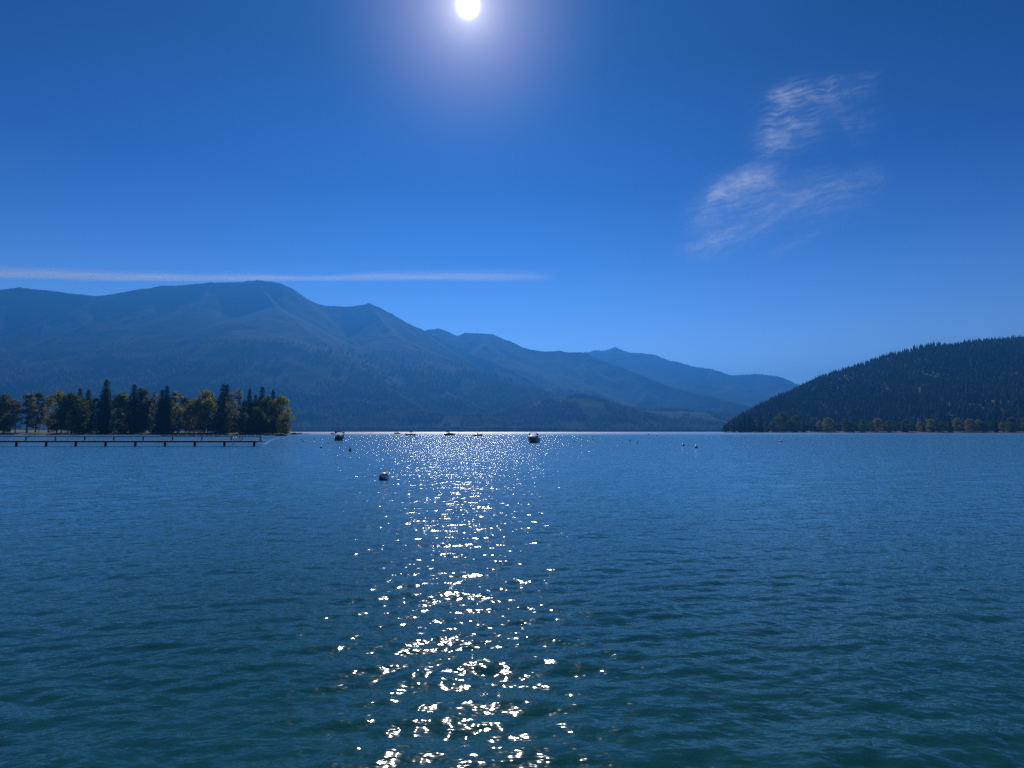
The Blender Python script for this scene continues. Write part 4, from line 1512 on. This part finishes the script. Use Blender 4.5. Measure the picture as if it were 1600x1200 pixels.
cm, t = new_mat("thin_ice_cloud")
at_n = t.n('ShaderNodeAttribute'); at_n.attribute_name = "cover"
dn = at_n.outputs['Fac']
d1 = t.n('ShaderNodeBsdfDiffuse'); d1.inputs[0].default_value = (0.90, 0.93, 0.97, 1)
d2 = t.n('ShaderNodeBsdfTranslucent'); d2.inputs[0].default_value = (0.90, 0.93, 0.97, 1)
mx = t.n('ShaderNodeMixShader'); mx.inputs[0].default_value = 0.6
t.put(mx.inputs[1], d1.outputs[0]); t.put(mx.inputs[2], d2.outputs[0])
tp = t.n('ShaderNodeBsdfTransparent')
m2 = t.n('ShaderNodeMixShader')
t.put(m2.inputs[0], t.m('MULTIPLY', dn, 0.72, clamp=True)); t.put(m2.inputs[1], tp.outputs[0]); t.put(m2.inputs[2], mx.outputs[0])
o = t.n('ShaderNodeOutputMaterial'); t.put(o.inputs[0], m2.outputs[0])


def streak(U_, V_, px, py):
    c = 0.50 + 0.10 * np.sin(U_ * 5.0) + 0.05 * (fbm(U_ * 14, U_ * 0, 130, 3) - 0.5)
    wv = 0.07 + 0.13 * fbm(U_ * 5, U_ * 0 + 3, 131, 2)
    q = (V_ - c) / wv
    soft = np.where(q > 0, np.exp(-(q / 0.55) ** 2), np.exp(-(q / 1.25) ** 2))
    tex = 0.55 + 0.75 * (fbm(px / 60, py / 3.0, 133, 4) - 0.3)
    fade = np.clip((870 - px) / 130, 0, 1) ** 0.8 * (0.60 + 0.20 * np.clip((560 - px) / 300, 0, 1))
    return 1.15 * soft * tex * fade


cloud_sheet("cloud_streak", 'long thin white streak of cloud low above the left mountains', [(-40, 405), (900, 418), (900, 462), (-40, 449)], 500, 90, streak, 6500, cm)['group'] = 'high thin clouds'


def blob(px, py, cx, cy, rx, ry, a):
    ca, sa = math.cos(a), math.sin(a)
    x = (px - cx) * ca - (py - cy) * sa
    y = (px - cx) * sa + (py - cy) * ca
    return np.exp(-(x / rx) ** 2 - (y / ry) ** 2)


def wisps(px, py, seed):
    wx = px + 14 * (fbm(px / 40, py / 40, seed + 5, 3) - 0.5)
    wy = py + 22 * (fbm(px / 50, py / 50, seed + 9, 3) - 0.5)
    ca, sa = math.cos(R(12)), math.sin(R(12))
    a = wx * ca - wy * sa; b = wx * sa + wy * ca
    f = 0.6 * fbm(a / 55 + 0.4 * fbm(a / 20, b / 9, seed + 40, 2), b / 3.4 + 1.5 * fbm(a / 45, b / 30, seed + 50, 3), seed, 4, 0.6) + 0.4 * fbm((a - b * 0.8) / 30, (b + a * 0.25) / 5, seed + 60, 4, 0.6)
    g = fbm(px / 26, py / 22, seed + 20, 4, 0.6)
    return np.clip((f - 0.36) * 3.0, 0, 1) * np.clip((g - 0.24) * 1.9, 0.12, 1) * 0.95 + 0.05


def cirrus_up(U_, V_, px, py):
    m_ = 0.9 * blob(px, py, 1240, 148, 38, 16, R(5)) + blob(px, py, 1215, 205, 26, 34, R(-20)) + 0.5 * blob(px, py, 1250, 200, 30, 40, 0) + 0.6 * blob(px, py, 1300, 140, 60, 22, R(12)) + 0.3 * blob(px, py, 1330, 190, 40, 30, 0)
    edge = np.clip(U_ * 8, 0, 1) * np.clip((1 - U_) * 8, 0, 1) * np.clip(V_ * 6, 0, 1) * np.clip((1 - V_) * 6, 0, 1)
    m_ = m_ + 0.5 * blob(px, py, 1200, 244, 34, 18, R(35))
    return 0.42 * m_ * (wisps(px, py, 150) * 0.9 + 0.06) * edge


def cirrus_low(U_, V_, px, py):
    m_ = 0.9 * blob(px, py, 1104, 346, 26, 12, R(15)) + 1.0 * blob(px, py, 1118, 372, 52, 9, R(20)) + 0.5 * blob(px, py, 1120, 305, 36, 14, R(35)) + 0.45 * blob(px, py, 1150, 290, 50, 22, R(35)) \
        + 0.42 * blob(px, py, 1180, 310, 75, 45, R(25)) + 0.4 * blob(px, py, 1215, 338, 60, 5, R(30)) + 0.25 * blob(px, py, 1110, 395, 50, 12, R(15)) \
        + 0.45 * blob(px, py, 1185, 266, 46, 16, R(35)) + 0.35 * blob(px, py, 1290, 300, 90, 40, R(20)) + 0.2 * blob(px, py, 1230, 385, 50, 8, R(25))
    edge = np.clip(U_ * 8, 0, 1) * np.clip((1 - U_) * 8, 0, 1) * np.clip(V_ * 6, 0, 1) * np.clip((1 - V_) * 6, 0, 1)
    return 0.62 * m_ * (wisps(px, py, 170) * 0.85 + 0.15) * edge


cloud_sheet("cirrus_cloud", 'small wispy cloud high at the right edge of the sky', [(1130, 90), (1400, 90), (1400, 260), (1130, 260)], 360, 240, cirrus_up, 8000, cm)['group'] = 'high thin clouds'
cloud_sheet("cirrus_cloud", 'larger feathery cloud slanting down leftwards, below the small wispy one', [(1030, 245), (1420, 245), (1420, 430), (1030, 430)], 460, 300, cirrus_low, 8000, cm)['group'] = 'high thin clouds'

# ------------------------------------------------------------------ haze: one box of air round everything
bm = bmesh.new()
add_box(bm, -17500, 17500, -16000, 16000, -9, 1600)
hz, t = new_mat("haze_air")
pv = t.n('ShaderNodeVolumePrincipled')
pv.inputs['Color'].default_value = (0.05, 0.30, 0.93, 1)
pv.inputs['Density'].default_value = 0.000112
pv.inputs['Anisotropy'].default_value = 0.45
o = t.n('ShaderNodeOutputMaterial'); t.put(o.inputs['Volume'], pv.outputs[0])
haze = bm_obj("haze", bm, hz)
tag(haze, 'blue summer haze filling the air over the lake', 'haze', kind='stuff')
